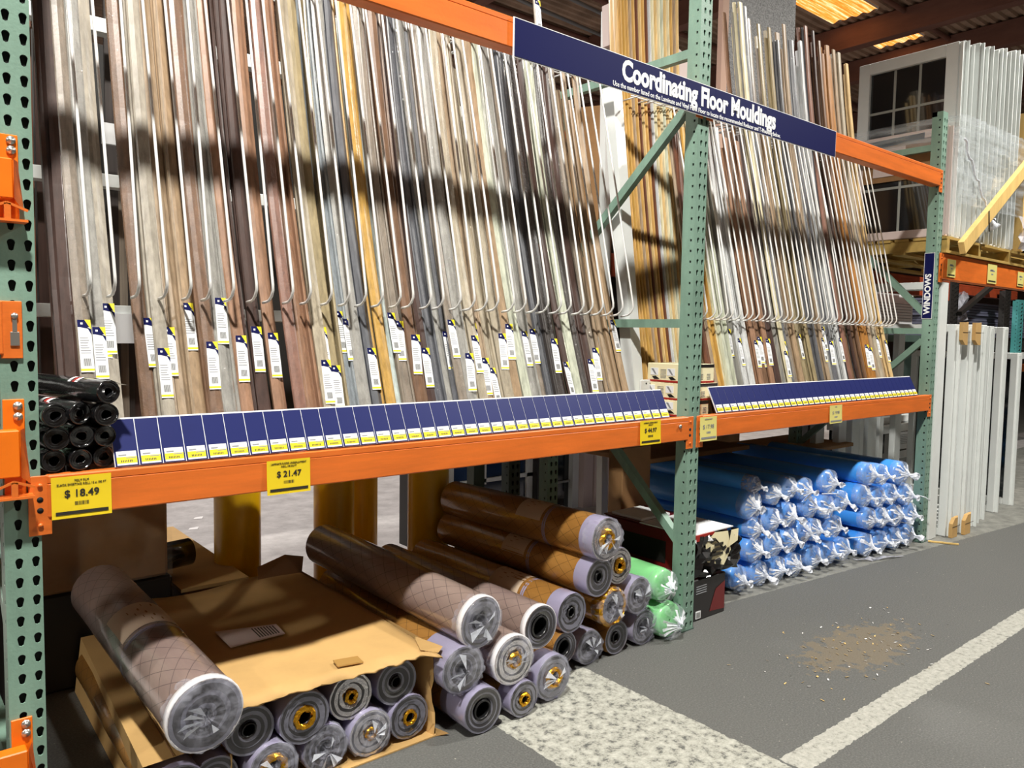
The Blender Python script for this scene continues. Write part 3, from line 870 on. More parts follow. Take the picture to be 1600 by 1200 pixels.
BAY2 = [(3.06, 'walnut', 0, None), (3.10, 'tan', 0, None), (3.15, 'golden', 0, None), (3.20, 'cream', 0, None), (3.25, 'cream_green', 0, None), (3.31, 'grey', 1, .30), (3.37, 'silver', 1, .25),
        (3.43, 'silver', 1, None), (3.50, 'orange_brown', 0, .24), (3.56, 'brown', 0, .26), (3.62, 'orange_brown', 0, .25), (3.69, 'dark_brown', 0, None), (3.745, 'grey', 1, None),
        (3.80, 'cream', 0, .18), (3.85, 'slate', 1, None), (3.90, 'taupe', 1, None), (3.965, 'tan_oak', 0, None), (4.04, 'khaki', 1, .28), (4.12, 'khaki', 0, None), (4.20, 'slate', 1, None),
        (4.26, 'tan', 0, .26), (4.33, 'grey', 1, .33), (4.40, 'slate', 1, .24), (4.47, 'silver', 0, .26), (4.53, 'red_brown', 0, None), (4.59, 'brown', 0, None), (4.66, 'dark_brown', 0, None), (4.73, 'brown', 0, None),
        (4.80, 'amber', 0, .22), (4.87, 'amber', 0, .20), (4.93, 'tan', 0, None), (4.99, 'beige', 0, None), (5.05, 'tan', 0, .28), (5.12, 'pine', 0, .25)]
rnd = random.Random(5)
def fill_bay(rows, x_strip, side, a, b, Lf, zb=1.045):
    s0 = 1.20 - zb
    yb = 0.125 - (a * s0 - b * s0 * s0)
    grp = f'mouldings leaning in the {side} bay'
    used = {}
    def lab(tone, extra, x, pos):
        i = max(0, int((x - x_strip) / 0.0625))
        desc = TONES[tone][0]
        base = f'{extra}{desc} moulding, {pos}, above {ORD[min(i, len(ORD)-1)]} blue card of {side} strip'
        return base
    items = []
    for n, (x, tone, wrap, st) in enumerate(rows):
        L = Lf(x)
        prof = rnd.choice(('flat', 'flat', 'step'))
        fd = rnd.uniform(-.012, .026)
        items.append((x, fd, tone, prof, L, wrap, st, rnd.uniform(-0.3, 0.15), 'front of stack'))
        k = 1
        for dx, dy in ((rnd.choice((-1, 1)) * rnd.uniform(0.010, 0.018), 0.026), (rnd.choice((-1, 1)) * rnd.uniform(0.016, 0.024), 0.052)):
            tn = tone if rnd.random() < 0.75 else rnd.choice([r[1] for r in rows[max(0, n - 2):n + 3]])
            items.append((x + dx, fd + dy * 0.8, tn, rnd.choice(('flat', 'step', 'thin')), L - rnd.choice((0, 0, 0.06, 0.15)), wrap, None, rnd.uniform(-0.3, 0.2), 'second row' if k == 1 else 'third row'))
            k += 1
        if n + 1 < len(rows):
            gap = rows[n + 1][0] - x
            if gap < 0.062:
                xm = x + gap / 2
                tn = rnd.choice((tone, rows[n + 1][1]))
                items.append((xm, 0.018 + rnd.uniform(0, .012), tn, 'edge', L - rnd.choice((0, 0.05)), rnd.random() < 0.4, (.2 + rnd.random() * .15) if rnd.random() < 0.18 else None, rnd.uniform(-0.1, 0.1), 'edge on'))
    labs = []
    for it in items:
        x, dy, tone, prof, L, wrap, st, rz, pos = it
        ex = ('wrapped ' if wrap else '')
        if st is not None: ex = ex + 'stickered '
        labs.append(lab(tone, ex, x, pos))
    cnt = {}
    for l in labs: cnt[l] = cnt.get(l, 0) + 1
    num = {}
    order = sorted(range(len(items)), key=lambda i: items[i][0])
    for i in order:
        l = labs[i]
        if cnt[l] > 1:
            num[l] = num.get(l, 0) + 1
            names = ('left', 'right') if cnt[l] == 2 else ('left', 'middle', 'right', 'rightmost')
            labs[i] = l.replace('moulding,', f'moulding at {names[min(num[l]-1, 3)]},')
    for it, l in zip(items, labs):
        x, dy, tone, prof, L, wrap, st, rz, pos = it
        moulding(x, yb + dy + rnd.uniform(-.004, .004), zb, tone, prof, L, a, b, l, grp, bool(wrap), st, rz, rnd.uniform(-0.010, 0.010))
fill_bay(BAY1, 0.19, 'left', 0.355, 0.055, lambda x: rnd.choice((1.70, 1.74, 1.78)) if x > 0.45 else 2.2)
def L2(x):
    if x < 3.72: return rnd.choice((1.55, 1.6))
    if 3.93 < x < 4.0: return 1.7
    return rnd.choice((2.30, 2.36, 2.42, 2.36)) + (0.06 if x > 4.5 else 0)
fill_bay(BAY2, 2.935, 'right', 0.275, 0.035, L2)
# one stickered moulding standing taller than its neighbours, above the sign
moulding(2.215, 0.112, 1.045, 'taupe', 'flat', 2.10, 0.355, 0.055, 'tall taupe moulding with a sticker at its top, rising above the blue sign', None, False, 1.86, 0.0, 0.0)

# tall unfinished trim leaning behind the middle upright
OAKT = ['oak', 'oak', 'golden', 'oak', 'tan', 'oak', 'walnut', 'pine', 'oak', 'walnut', 'silver', 'cream', 'pine', 'cream', 'cream_green', 'pine', 'cream', 'oak', 'tan', 'pine']
OC = {}
for r in range(2):
    for i, tone in enumerate(OAKT):
        t_ = i / (len(OAKT) - 1)
        if r == 1:
            if i % 3 == 2: continue
            tone = rnd.choice(('oak', 'golden', 'pine', 'tan', 'cream', 'walnut'))
        xb = 2.85 + 0.32 * t_ + rnd.uniform(-.002, .002)
        xt = 3.06 + 0.43 * t_ + (0.03 if r else 0)
        L = rnd.choice((2.55, 2.62, 2.7, 2.2 if r else 2.6))
        yb = 0.36 + 0.055 * r - 0.10 * t_
        desc = f'{TONES[tone][0]} trim strip, {"front" if r == 0 else "back"} row, {ORD[i]} from left, behind middle upright'
        moulding(xb, yb, 1.045, tone, 'edge', L, 0.29, 0.03, desc, 'unfinished trim behind the middle upright', tone == 'silver', None, 0.0, math.atan((xt - xb) / 2.4), name='trim_strip', cat='trim strip')

# white square post with its cap block, brown carton and boards behind the bays
t = thing('vinyl_post', 'white square vinyl post leaning left of the yellow oak trim strips', 'post', (2.80, 0.40, 1.045))
mb = MB(); mb.bar((2.79, 0.405, 1.05), (2.905, 0.74, 2.85), 0.075, 0.075, M_WOODW, (0, 1, 0)); mb.build('post_shaft', t)
mb = MB(); mb.box((2.735, 0.325, 1.045), (2.85, 0.335, 1.225), M_WOODW, 0.004)
for dx in (-0.012, 0.02): mb.tube([(2.79 + dx, 0.324, 1.205), (2.79 + dx, 0.3262, 1.205)], 0.005, M_HOLE, 8)
mb.build('post_bracket', t, label='white bracket plate with two dark screw holes')
t = thing('vinyl_post', 'pale pinkish vinyl post with a thicker cap, rising above the sign', 'post', (3.33, 1.2, 1.0))
mb = MB(); mb.bar((3.40, 1.2, 0.0), (3.355, 1.22, 3.5), 0.055, 0.05, M_WOODW, (0, 1, 0)); mb.build('post_shaft', t)
mb = MB(); mb.bar((3.335, 1.16, 3.26), (3.325, 1.165, 3.51), 0.075, 0.07, M_PINKW, (0, 1, 0)); mb.build('post_cap', t)
mb = MB()
mb.obox((3.46, 1.44, 2.0), (0.13, 0.06, 0), (-0.05, 0.1, 0), (0.035, 0.03, 0.95), M_KRAFTD)
single('tall_carton', mb, 'tall brown carton leaning behind the white vinyl post', 'carton', (3.46, 1.44, 1.05))
bx = [(3.33, 1.045), (3.87, 1.045), (3.87, 3.275), (3.76, 3.31), (3.33, 3.16)]
mb = MB(); mb.faces([(x, .972, z) for x, z in bx] + [(x, .995, z) for x, z in bx], [(0, 1, 2, 3, 4), (9, 8, 7, 6, 5), (0, 5, 6, 1), (1, 6, 7, 2), (2, 7, 8, 3), (3, 8, 9, 4), (4, 9, 5, 0)], M_PINKW)
single('wall_board', mb, 'pinkish white panel standing behind the oak trim and green brace', 'panel')
mb = MB(); mb.box((4.66, 1.26, 1.0), (5.62, 1.30, 4.35), M_GRAN); single('speckled_slab', mb, 'tall grey speckled slab standing behind the right bay mouldings', 'slab')
mb = MB(); mb.box((4.575, 1.22, 1.0), (4.65, 1.26, 4.30), M_PINKROD); single('board', mb, 'narrow pinkish board along the left edge of the speckled slab', 'board')

# cream boxes on the shelf by the middle upright
def trim_box(x0, x1, y0, y1, z0, z1, label):
    t = thing('trim_box', label, 'box', ((x0 + x1) / 2, y0, z0), 'cream boxes stacked by the middle upright')
    mb = MB(); mb.box((x0, y0, z0), (x1, y1, z1), M_CREAMW, 0.002)
    mb.build('box_body', t)
    mb = MB()
    e = 0.0008
    mb.box((x0 - e, y0 - e, z0 + 0.001), (x1 + e, y1, z0 + 0.011), M_REDP); mb.build('red_band', t)
    mb = MB()
    mb.box((x0 - e, y0 - e, z1 - 0.017), (x1 + e, y0 + 0.001, z1 - 0.001), M_CARTONBLK)
    mb.box((x0 - e, y0 - e, z0 + 0.012), (x0 + (x1 - x0) * 0.32, y0 + 0.001, z1), M_CARTONBLK)
    mb.box((x0 + 0.008, y0 - 2 * e, z0 + 0.016), (x0 + 0.04, y0, z0 + 0.045), M_WHITE)
    for k in range(2):
        xx = x0 + (x1 - x0) * (0.45 + 0.28 * k)
        for q in range(4): mb.box((xx, y0 - 2 * e, z0 + 0.02 + q * 0.008), (xx + 0.03, y0, z0 + 0.0225 + q * 0.008), M_GREY)
    mb.build('end_print', t, label='dark printed end with barcode')
    mb = MB()
    for k in range(2):
        yy = y0 + (y1 - y0) * (0.30 + 0.42 * k)
        mb.box((x0 - 2 * e, yy, z0 + 0.035), (x0, yy + 0.05, z0 + 0.072), M_WHITE)
        mb.poly([(x0 - 3 * e, yy + 0.01, z0 + 0.04), (x0 - 3 * e, yy + 0.03, z0 + 0.068), (x0 - 3 * e, yy + 0.045, z0 + 0.068), (x0 - 3 * e, yy + 0.02, z0 + 0.04)], M_GREY)
        mb.poly([(x0 - 2 * e, yy - 0.01, z0 + 0.016), (x0 - 2 * e, yy + 0.015, z0 + 0.031), (x0 - 2 * e, yy + 0.04, z0 + 0.028), (x0 - 2 * e, yy + 0.025, z0 + 0.014)], M_BLACK)
    for q in range(7):
        mb.box((x0 - 2 * e, y0 + (y1 - y0) * 0.52, z0 + 0.022 + q * 0.007), (x0, y0 + (y1 - y0) * 0.66, z0 + 0.024 + q * 0.007), M_GREY)
    mb.build('side_print', t, label='printed side with small product pictures')
trim_box(2.805, 2.985, 0.085, 0.36, 1.046, 1.127, 'cream box with red band, bottom of three by the middle upright')
trim_box(2.81, 3.055, 0.085, 0.375, 1.128, 1.215, 'cream box with red band, middle of three by the middle upright')
trim_box(2.81, 3.03, 0.09, 0.345, 1.216, 1.312, 'cream box with red band, topmost of three by the middle upright')

# ================================================================== ROLLS
def rot_to(d):
    return Vector((0, 1, 0)).rotation_difference(Vector(d).normalized())

def roll(F, B, R, style, label, name='film_roll', cat='roll', ring=False, lilac=0.0, paper=None, group=None, film=None, seed=1, core=0.30, bag=False):
    """film roll lying from its near end F to its far end B"""
    rr = random.Random(seed)
    F, B = Vector(F), Vector(B); L = (B - F).length
    t = thing(name, label, cat, F, group)
    t.rotation_mode = 'QUATERNION'; t.rotation_quaternion = rot_to(B - F)
    n, segs = 28, 14
    film = film or M_FILM
    mb = MB(); vs = []
    ys = [0.0, 0.006] + [L * (i + 1) / segs for i in range(segs)]
    ph = rr.uniform(0, 6)
    for i, y in enumerate(ys):
        for k in range(n):
            an = 2 * math.pi * k / n
            rad = R * (1 + 0.010 * math.sin(3 * an + ph + y * 5) + 0.008 * math.sin(2 * an - y * 9)) * (0.975 if i == 0 else 1)
            vs.append((math.cos(an) * rad, y, math.sin(an) * rad))
    fs = []
    for i in range(len(ys) - 1):
        for k in range(n):
            j = (k + 1) % n; fs.append((i * n + k, (i + 1) * n + k, (i + 1) * n + j, i * n + j))
    mb.faces(vs, fs, film, True)
    if lilac:
        k2 = mb.m(M_LILAC)  # near end painted as hazy lit film; some rolls have a true lilac band
        for q in range(len(fs)):
            if ys[q // n + 1] <= lilac + 0.05: mb.mi[q] = k2
    o = mb.build('roll_body', t, world=False)
    uvl = o.data.uv_layers.new(name='UVMap')
    cells = max(4, round(2 * math.pi * R / 0.062))
    for p in o.data.polygons:
        if p.loop_total != 4: continue
        i, k = p.index // n, p.index % n
        for li, (ii, kk) in zip(p.loop_indices, ((i, k), (i + 1, k), (i + 1, k + 1), (i, k + 1))):
            uvl.data[li].uv = (kk / n * cells, ys[ii] / 0.085)
    mb = MB(); mb.lathe([(R * 0.99, L), (R * 0.9, L + 0.004), (R * 0.3, L + 0.002), (R * 0.28, L - 0.05)], M_ROLLDARK, 20, close=True); mb.build('far_end', t, world=False)
    # near end: wound edges
    mb = MB()
    main = {'clear': M_ROLLEND, 'dark': M_ROLLDARK, 'gold': M_ROLLEND, 'silver': M_SILVF, 'crump': M_ROLLDARK, 'goldwrap': M_ROLLEND}[style]
    nr = 9; vs = []; rc = R * core; nn = 28
    for i in range(nr):
        f = i / (nr - 1); r = R * 0.985 + (rc - R * 0.985) * f
        yo = (0.0 if i % 2 == 0 else 0.0045) + (-0.004 if 0 < i < nr - 1 else 0) + 0.010 * f * (1 if style in ('dark', 'clear') else 0.3)
        cx, cz = rr.uniform(-.05, .05) * R * f, rr.uniform(-.05, .05) * R * f
        p1 = rr.uniform(0, 6)
        for k in range(nn):
            an = 2 * math.pi * k / nn
            q = r * (1 + (0.05 * math.sin(2 * an + p1) + 0.03 * math.sin(5 * an + 2 * p1)) * (f if style != 'dark' else 0.25 * f))
            vs.append((cx + math.cos(an) * q, yo + (rr.uniform(-.003, .003) if style != 'dark' else 0), cz + math.sin(an) * q))
    fs = []
    for i in range(nr - 1):
        for k in range(nn):
            j = (k + 1) % nn; fs.append((i * nn + k, i * nn + j, (i + 1) * nn + j, (i + 1) * nn + k)[::-1])
    mb.faces(vs, fs, main, True)
    alt = mb.m(M_ROLLDARK if main is not M_ROLLDARK else M_ROLLEND)
    for q in range(len(fs)):
        if (q // nn) % 3 == (1 if main is not M_ROLLDARK else 0): mb.mi[len(mb.mi) - len(fs) + q] = alt
    mb.build('wound_end', t, world=False)
    mb = MB()
    mb.lathe([(rc * 1.04, 0.004), (rc * 0.92, -0.001), (rc * 0.85, 0.01), (rc * 0.8, 0.14)], M_BLACK if style in ('dark', 'clear', 'crump') else M_ROLLDARK, 20, close=True)
    mb.build('core_tube', t, world=False)
    if style in ('gold', 'silver'):
        mb = MB(); fm = M_GOLDF
        vs = []; K, S = 16, 6
        for k in range(K):
            a1 = 2 * math.pi * k / K
            for s in range(S):
                a2 = 2 * math.pi * s / S
                r1 = rc * (1.15 if style == 'gold' else 0.85) + rc * 0.38 * math.cos(a2) * rr.uniform(.6, 1.3)
                vs.append((math.cos(a1) * r1, -0.004 + rc * 0.30 * math.sin(a2) * rr.uniform(.5, 1.4), math.sin(a1) * r1))
        fs = [(k * S + s, ((k + 1) % K) * S + s, ((k + 1) % K) * S + (s + 1) % S, k * S + (s + 1) % S) for k in range(K) for s in range(S)]
        mb.faces(vs, fs, fm); mb.build('foil_plug', t, world=False, label='crumpled gold foil in the core')
    if style == 'goldwrap':
        mb = MB(); mb.lathe([(R * 1.02, 0.05), (R * 1.04, 0.03), (R * 1.02, 0.0), (R * 0.9, -0.012), (R * 0.82, -0.004)], M_GOLDF, 26, jit=0.04, rnd=rr, smooth=False); mb.build('foil_band', t, world=False, label='crinkled gold foil band')
    if style in ('crump', 'goldwrap') or bag:
        mb = MB(); prof = [(R * 1.015, 0.05), (R * 1.02, 0.0), (R * 0.92, -0.016), (R * 0.7, -0.010), (R * 0.5, -0.020), (R * 0.3, -0.006), (R * 0.14, -0.016), (0.002, 0.0)]
        mb.lathe(prof, M_CRUMP, 40, jit=0.06, rnd=rr, smooth=True)
        for i in range(len(mb.v)):
            x, y, z = mb.v[i]
            if y < 0.04: mb.v[i] = (x, y + rr.uniform(-.006, .006), z)
        for q in range(5):
            a0 = rr.uniform(0, 6.28); r0, r1 = R * rr.uniform(.05, .2), R * rr.uniform(.55, .9); w = rr.uniform(.12, .35)
            mb.faces([(math.cos(a0) * r0, -.026, math.sin(a0) * r0), (math.cos(a0 + w) * r1, -.018 + rr.uniform(-.012, .008), math.sin(a0 + w) * r1), (math.cos(a0 - w * .4) * r1 * .8, -.022 + rr.uniform(-.012, .008), math.sin(a0 - w * .4) * r1 * .8)], [(0, 1, 2), (2, 1, 0)], M_TAIL)
        mb.build('plastic_cover', t, world=False, label='crumpled clear plastic over the end')
    if ring:
        mb = MB(); mb.lathe([(R * 1.0, 0.028), (R * 1.035, 0.027), (R * 1.04, 0.004), (R * 1.01, 0.0), (R * 0.97, 0.003)], M_RING, 32); mb.build('end_ring', t, world=False, label='white plastic ring')
    if paper:
        y0, y1, a0, a1 = paper
        mb = MB(); K = 12; vs = []
        for k in range(K + 1):
            an = math.radians(a0 + (a1 - a0) * k / K)
            for y in (y0, y1): vs.append((math.cos(an) * R * 1.016, y, math.sin(an) * R * 1.016))
        mb.faces(vs, [(2 * k, 2 * k + 1, 2 * k + 3, 2 * k + 2) for k in range(K)], M_LABELP, True)
        for q in range(5):
            k0 = 3 + q % 4; yy = y0 + (y1 - y0) * (0.12 + 0.17 * q)
            an, an2 = math.radians(a0 + (a1 - a0) * k0 / K), math.radians(a0 + (a1 - a0) * (k0 + 2.2) / K)
            mb.poly([(math.cos(b) * R * 1.021, y, math.sin(b) * R * 1.021) for (b, y) in ((an, yy), (an, yy + 0.02), (an2, yy + 0.02), (an2, yy))], M_KRAFTD)
        mb.build('paper_label', t, world=False, label='tan printed paper label')
        mb = MB()
        for yy in (y0 - 0.022, y0 - 0.034):
            mb.lathe([(R * 1.012, yy - 0.004), (R * 1.02, yy), (R * 1.012, yy + 0.004)], M_LILAC, 24)
        mb.build('tape_band', t, world=False)
    return t

# rolls sticking out of the open carton
GC = 'film rolls packed in the open carton'
ends = [((.548, -.03, .222), .079, 'dark', 'smoky film roll, upper row of the open carton, leftmost, under the big roll', 0.28),
        ((.718, -.05, .218), .086, 'gold', 'film roll with gold foil core, second in the carton\'s upper row', 0.30),
        ((.893, -.03, .228), .080, 'silver', 'silvery film roll with dark core, third in the carton\'s upper row', 0.26),
        ((1.072, -.03, .226), .081, 'dark', 'film roll with neat black core, rightmost in the carton\'s upper row', 0.24),
        ((.615, -.05, .088), .080, 'gold', 'film roll with large gold foil core at the carton\'s lower left', 0.40),
        ((.795, -.04, .086), .079, 'crump', 'film roll covered in crumpled plastic, second in the carton\'s lower row', 0.28),
        ((.957, -.05, .089), .080, 'silver', 'bluish film roll with silver core, third in the carton\'s lower row', 0.24),
        ((1.118, -.04, .090), .080, 'gold', 'film roll with oval gold core, lower right corner of the carton', 0.24)]
for i, (F, R, st, lb, co) in enumerate(ends):
    roll(F, (F[0] + 0.01, F[1] + 1.1, F[2]), R, st, lb, group=GC, lilac=0.14, seed=30 + i, core=co, bag=(i in (4, 6)))
roll((.335, -.03, .105), (.35, 1.05, .105), .082, 'clear', 'film roll inside the kraft carton at the bottom left', group=GC, lilac=0.1, seed=41)
roll((.452, .0, .088), (.46, 1.05, .088), .072, 'dark', 'smoky film roll low between the two cartons', group=GC, lilac=0.1, seed=42)
# big roll on top
roll((.385, -.13, .362), (.352, .98, .425), .106, 'crump', 'large clear film roll with white ring lying on top of the cartons', ring=True, lilac=0.0, film=M_FILML, paper=(.47, .66, 40, 150), seed=50, core=0.10)
GM = 'film rolls heaped in the middle of the left bay'
mid = [((1.365, -.13, .404), (1.30, 1.0, .452), .094, 'clear', dict(ring=True, film=M_FILML, bag=True), 'film roll with white ring on top of the heap, reaching far back'),
       ((1.285, -.13, .247), (1.36, 1.0, .247), .088, 'crump', dict(lilac=.12), 'film roll with lilac end touching the carton\'s torn corner'),
       ((1.357, -.16, .088), (1.38, .95, .088), .085, 'dark', dict(lilac=.16, core=.42), 'film roll with wide black core on the floor beside the carton'),
       ((1.508, -.15, .232), (1.52, 1.0, .232), .092, 'silver', dict(ring=True, film=M_FILML, bag=True, core=.3), 'film roll with white ring, second from top in the middle heap'),
       ((1.668, -.12, .312), (1.65, 1.0, .312), .084, 'dark', dict(ring=True, film=M_FILML, core=.5), 'film roll with white ring and hollow dark core, right of the heap'),
       ((1.552, -.16, .072), (1.56, .95, .072), .070, 'gold', dict(lilac=.1, core=.26), 'small film roll with gold foil core on the floor'),
       ((1.730, -.13, .096), (1.72, 1.0, .096), .092, 'gold', dict(lilac=.08, bag=True, core=.32), 'film roll with gold foil core in clear plastic, front of heap'),
       ((1.885, -.03, .142), (1.87, 1.05, .142), .070, 'dark', dict(core=.55), 'film roll with torn white edge, low between the two heaps')]
for i, (F, B, R, st, kw, lb) in enumerate(mid):
    roll(F, B, R, st, lb, group=GM, seed=60 + i, **kw)
GP = 'film rolls heaped left of the middle upright'
right = [((2.105, -.05, .575), (2.09, 1.05, .560), .095, 'silver', dict(lilac=.09, paper=(.33, .50, 50, 160), core=.42, bag=True), 'gold brown film roll topmost of the right heap, paper label on it'),
         ((2.088, -.03, .405), (2.06, 1.05, .405), .086, 'dark', dict(lilac=.06, paper=(.40, .56, 60, 170), core=.25), 'labelled gold brown film roll, second from top in the right heap'),
         ((1.925, -.03, .284), (1.90, 1.05, .284), .086, 'clear', dict(lilac=.07, paper=(.26, .46, 50, 170), core=.25), 'labelled gold brown film roll at the left of the right heap'),
         ((2.185, -.02, .251), (2.16, 1.05, .251), .085, 'goldwrap', dict(core=.3), 'film roll with a crinkled gold foil band at its end'),
         ((2.245, .0, .420), (2.22, 1.05, .420), .083, 'silver', dict(lilac=.05, core=.35), 'silvery film roll tucked behind the topmost roll, right heap'),
         ((2.385, .0, .255), (2.36, 1.05, .255), .086, 'dark', dict(lilac=.12, core=.25, bag=True), 'lilac film roll beside the green rolls, middle row'),
         ((2.085, .02, .080), (2.07, 1.05, .080), .078, 'crump', dict(lilac=.1), 'lilac film roll with crumpled end on the floor, left heap bottom'),
         ((2.262, .02, .080), (2.25, 1.05, .080), .077, 'dark', dict(core=.28), 'dark film roll on the floor, centre of the bottom row'),
         ((2.450, .02, .084), (2.44, 1.05, .084), .083, 'dark', dict(lilac=.1, core=.45, bag=True), 'film roll with wide dark core on the floor beside green roll')]
for i, (F, B, R, st, kw, lb) in enumerate(right):
    roll(F, B, R, st, lb, group=GP, seed=80 + i, **kw)

# green foam rolls
def foam_roll(F, B, R, label, group, material, gather, tail, seed, tail_len=0.06, flat=False, name='foam_roll'):
    rr = random.Random(seed)
    F, B = Vector(F), Vector(B); L = (B - F).length
    t = thing(name, label, 'roll', F, group)
    t.rotation_mode = 'QUATERNION'; t.rotation_quaternion = rot_to(B - F)
    mb = MB()
    prof = [(0.004, 0.022), (R * 0.30, 0.020), (R * 0.86, 0.018), (R * 0.94, 0.024), (R, 0.045)] + [(R * (1 + rr.uniform(-.012, .012)), 0.045 + (L - 0.045) * i / 6) for i in range(1, 7)] + [(R * 0.5, L + 0.005), (0.004, L + 0.005)]
    mb.lathe([(r, a) for r, a in prof][::1], material, 22)
    mb.build('foam_body', t, world=False)
    mb = MB(); K = 36; vs = []
    rad = [(1.0, 0.06), (1.02, 0.02), (0.97, -0.004), (0.72, -0.010), (0.45, -0.020), (0.22, -0.034), (0.12, -0.044)]
    ox, oz = rr.uniform(-.12, .12) * R, rr.uniform(-.2, .05) * R
    for i, (q, y) in enumerate(rad):
        f = i / (len(rad) - 1)
        for k in range(K):
            an = 2 * math.pi * k / K
            fold = (0.006 if k % 2 else -0.004) * (f if i > 1 else 0) * rr.uniform(0.6, 1.4)
            r = R * q * (1 + 0.03 * math.sin(3 * an + seed) * f)
            vs.append((math.cos(an) * r + ox * f, y + fold, math.sin(an) * r + oz * f))
    fs = []
    for i in range(len(rad) - 1):
        for k in range(K):
            j = (k + 1) % K; fs.append((i * K + k, i * K + j, (i + 1) * K + j, (i + 1) * K + k)[::-1])
    mb.faces(vs, fs, gather, False)
    wk = mb.m(tail); cols = [rr.random() for _ in range(K)]
    for q in range(len(fs)):
        ring, k = q // K, q % K
        if cols[k] < (0.0, 0.10, 0.22, 0.45, 0.8, 1.0)[ring]: mb.mi[q] = wk
    mb.build('gathered_end', t, world=False, label='gathered clear plastic end')
    if not flat:
        mb = MB(); K = 10; vs = []
        dx, dz = rr.uniform(-.5, .7), rr.uniform(-.9, .1)
        prof = [(0.13, -0.036), (0.16, -0.05), (0.22, -0.062), (0.34, -0.062 - tail_len * 0.5), (0.30, -0.062 - tail_len)]
        for i, (q, y) in enumerate(prof):
            f = i / 4
            for k in range(K):
                an = 2 * math.pi * k / K; r = R * q * rr.uniform(0.65, 1.3)
                vs.append((ox + math.cos(an) * r + dx * f * tail_len, y + rr.uniform(-.006, .006) * f, oz + math.sin(an) * r * 0.8 + dz * f * tail_len))
        fs = [(i * K + k, i * K + (k + 1) % K, (i + 1) * K + (k + 1) % K, (i + 1) * K + k)[::-1] for i in range(4) for k in range(K)]
        mb.faces(vs, fs, tail, False)
        mb.build('plastic_tail', t, world=False, label='twisted white plastic tail')
    return t
GG = 'green foam rolls beside the middle upright'
foam_roll((2.575, -.01, .262), (2.60, .95, .275), .080, 'pale green foam roll in crinkled plastic, upper of two by the middle upright', GG, M_GFOAM, M_CRUMP, M_TAIL, 7, flat=True)
foam_roll((2.602, -.03, .092), (2.61, .95, .092), .088, 'pale green foam roll on the floor, lower of two by the middle upright', GG, M_GFOAM, M_CRUMP, M_TAIL, 8, flat=True)

# blue foam rolls
BLUE = [(3.565, 0.173, 0.488, 0.092), (3.601, 0.17, 0.349, 0.065), (3.757, 0.154, 0.535, 0.069), (3.899, 0.14, 0.558, 0.071), (3.588, 0.181, 0.605, 0.056), (3.749, 0.155, 0.383, 0.073), (3.91, 0.139, 0.394, 0.077), (3.608, 0.169, 0.22, 0.080), (3.775, 0.152, 0.234, 0.078), (3.932, 0.137, 0.235, 0.078), (3.471, 0.183, 0.08, 0.077), (3.651, 0.165, 0.077, 0.076), (3.821, 0.148, 0.078, 0.077), (3.979, 0.132, 0.078, 0.077), (4.056, 0.124, 0.535, 0.075), (4.307, 0.099, 0.554, 0.080), (4.114, 0.119, 0.418, 0.073), (4.285, 0.1, 0.396, 0.078), (4.44, 0.086, 0.418, 0.070), (4.169, 0.113, 0.265, 0.073), (4.064, 0.125, 0.27, 0.070), (4.375, 0.092, 0.265, 0.074), (4.166, 0.113, 0.100, 0.077), (4.325, 0.097, 0.10, 0.075), (4.475, 0.083, 0.10, 0.077), (4.735, 0.056, 0.564, 0.078), (4.885, 0.043, 0.548, 0.073), (5.13, 0.017, 0.533, 0.088), (4.690, 0.061, 0.424, 0.078), (4.860, 0.043, 0.396, 0.074), (5.007, 0.029, 0.403, 0.074), (5.2, 0.01, 0.383, 0.080), (4.759, 0.054, 0.265, 0.077), (4.91, 0.039, 0.255, 0.074), (5.080, 0.021, 0.247, 0.080), (5.269, 0.003, 0.243, 0.079), (4.742, 0.056, 0.092, 0.079), (4.905, 0.039, 0.09, 0.076), (5.075, 0.02, 0.09, 0.080), (5.25, 0.004, 0.09, 0.078)]
def row_of(z): return 0 if z < 0.16 else 1 if z < 0.31 else 2 if z < 0.46 else 3
rows = {}
for i, b in enumerate(BLUE): rows.setdefault(row_of(b[2]), []).append(i)
for r in rows: rows[r].sort(key=lambda i: BLUE[i][0])
RN = ['bottom row', 'second row', 'third row', 'top row']
for i, (x, y, z, R) in enumerate(BLUE):
    r = row_of(z); k = rows[r].index(i)
    big = i == 0
    smoky = i in (4,)
    lb = 'thick blue foam roll in clear plastic, left end of the upper rows' if big else f'blue foam roll in gathered plastic, {RN[r]} of blue pile, {ORD[k]} from left'
    foam_roll((x, y, z), (x - 0.02 + (0.0), y + 1.0, z + (0.02 if r == 3 else 0)), R * 0.965, lb, 'blue foam rolls piled in the right bay', M_FOAM, M_GATHERD if smoky else M_GATHER, M_TAIL, 200 + i, tail_len=random.choice((0.012, 0.02, 0.035, 0.015)))
# loose ties sticking out
for (x, y, z, dx, dz, lb) in ((5.30, -0.06, .37, .05, -.035, 'white plastic tie beside the right upright'), (4.44, 0.0, .185, .09, 0.01, 'white plastic tie sticking out of the blue pile, low'), (4.16, .03, .50, .08, 0.0, 'white plastic tie sticking out of the blue pile, high')):
    mb = MB(); mb.tube([(x, y + .05, z), (x + dx * .5, y, z + dz * .5 + .004), (x + dx, y - .02, z + dz)], 0.0035, M_TAIL, 5); single('plastic_tie', mb, lb, 'plastic tie')

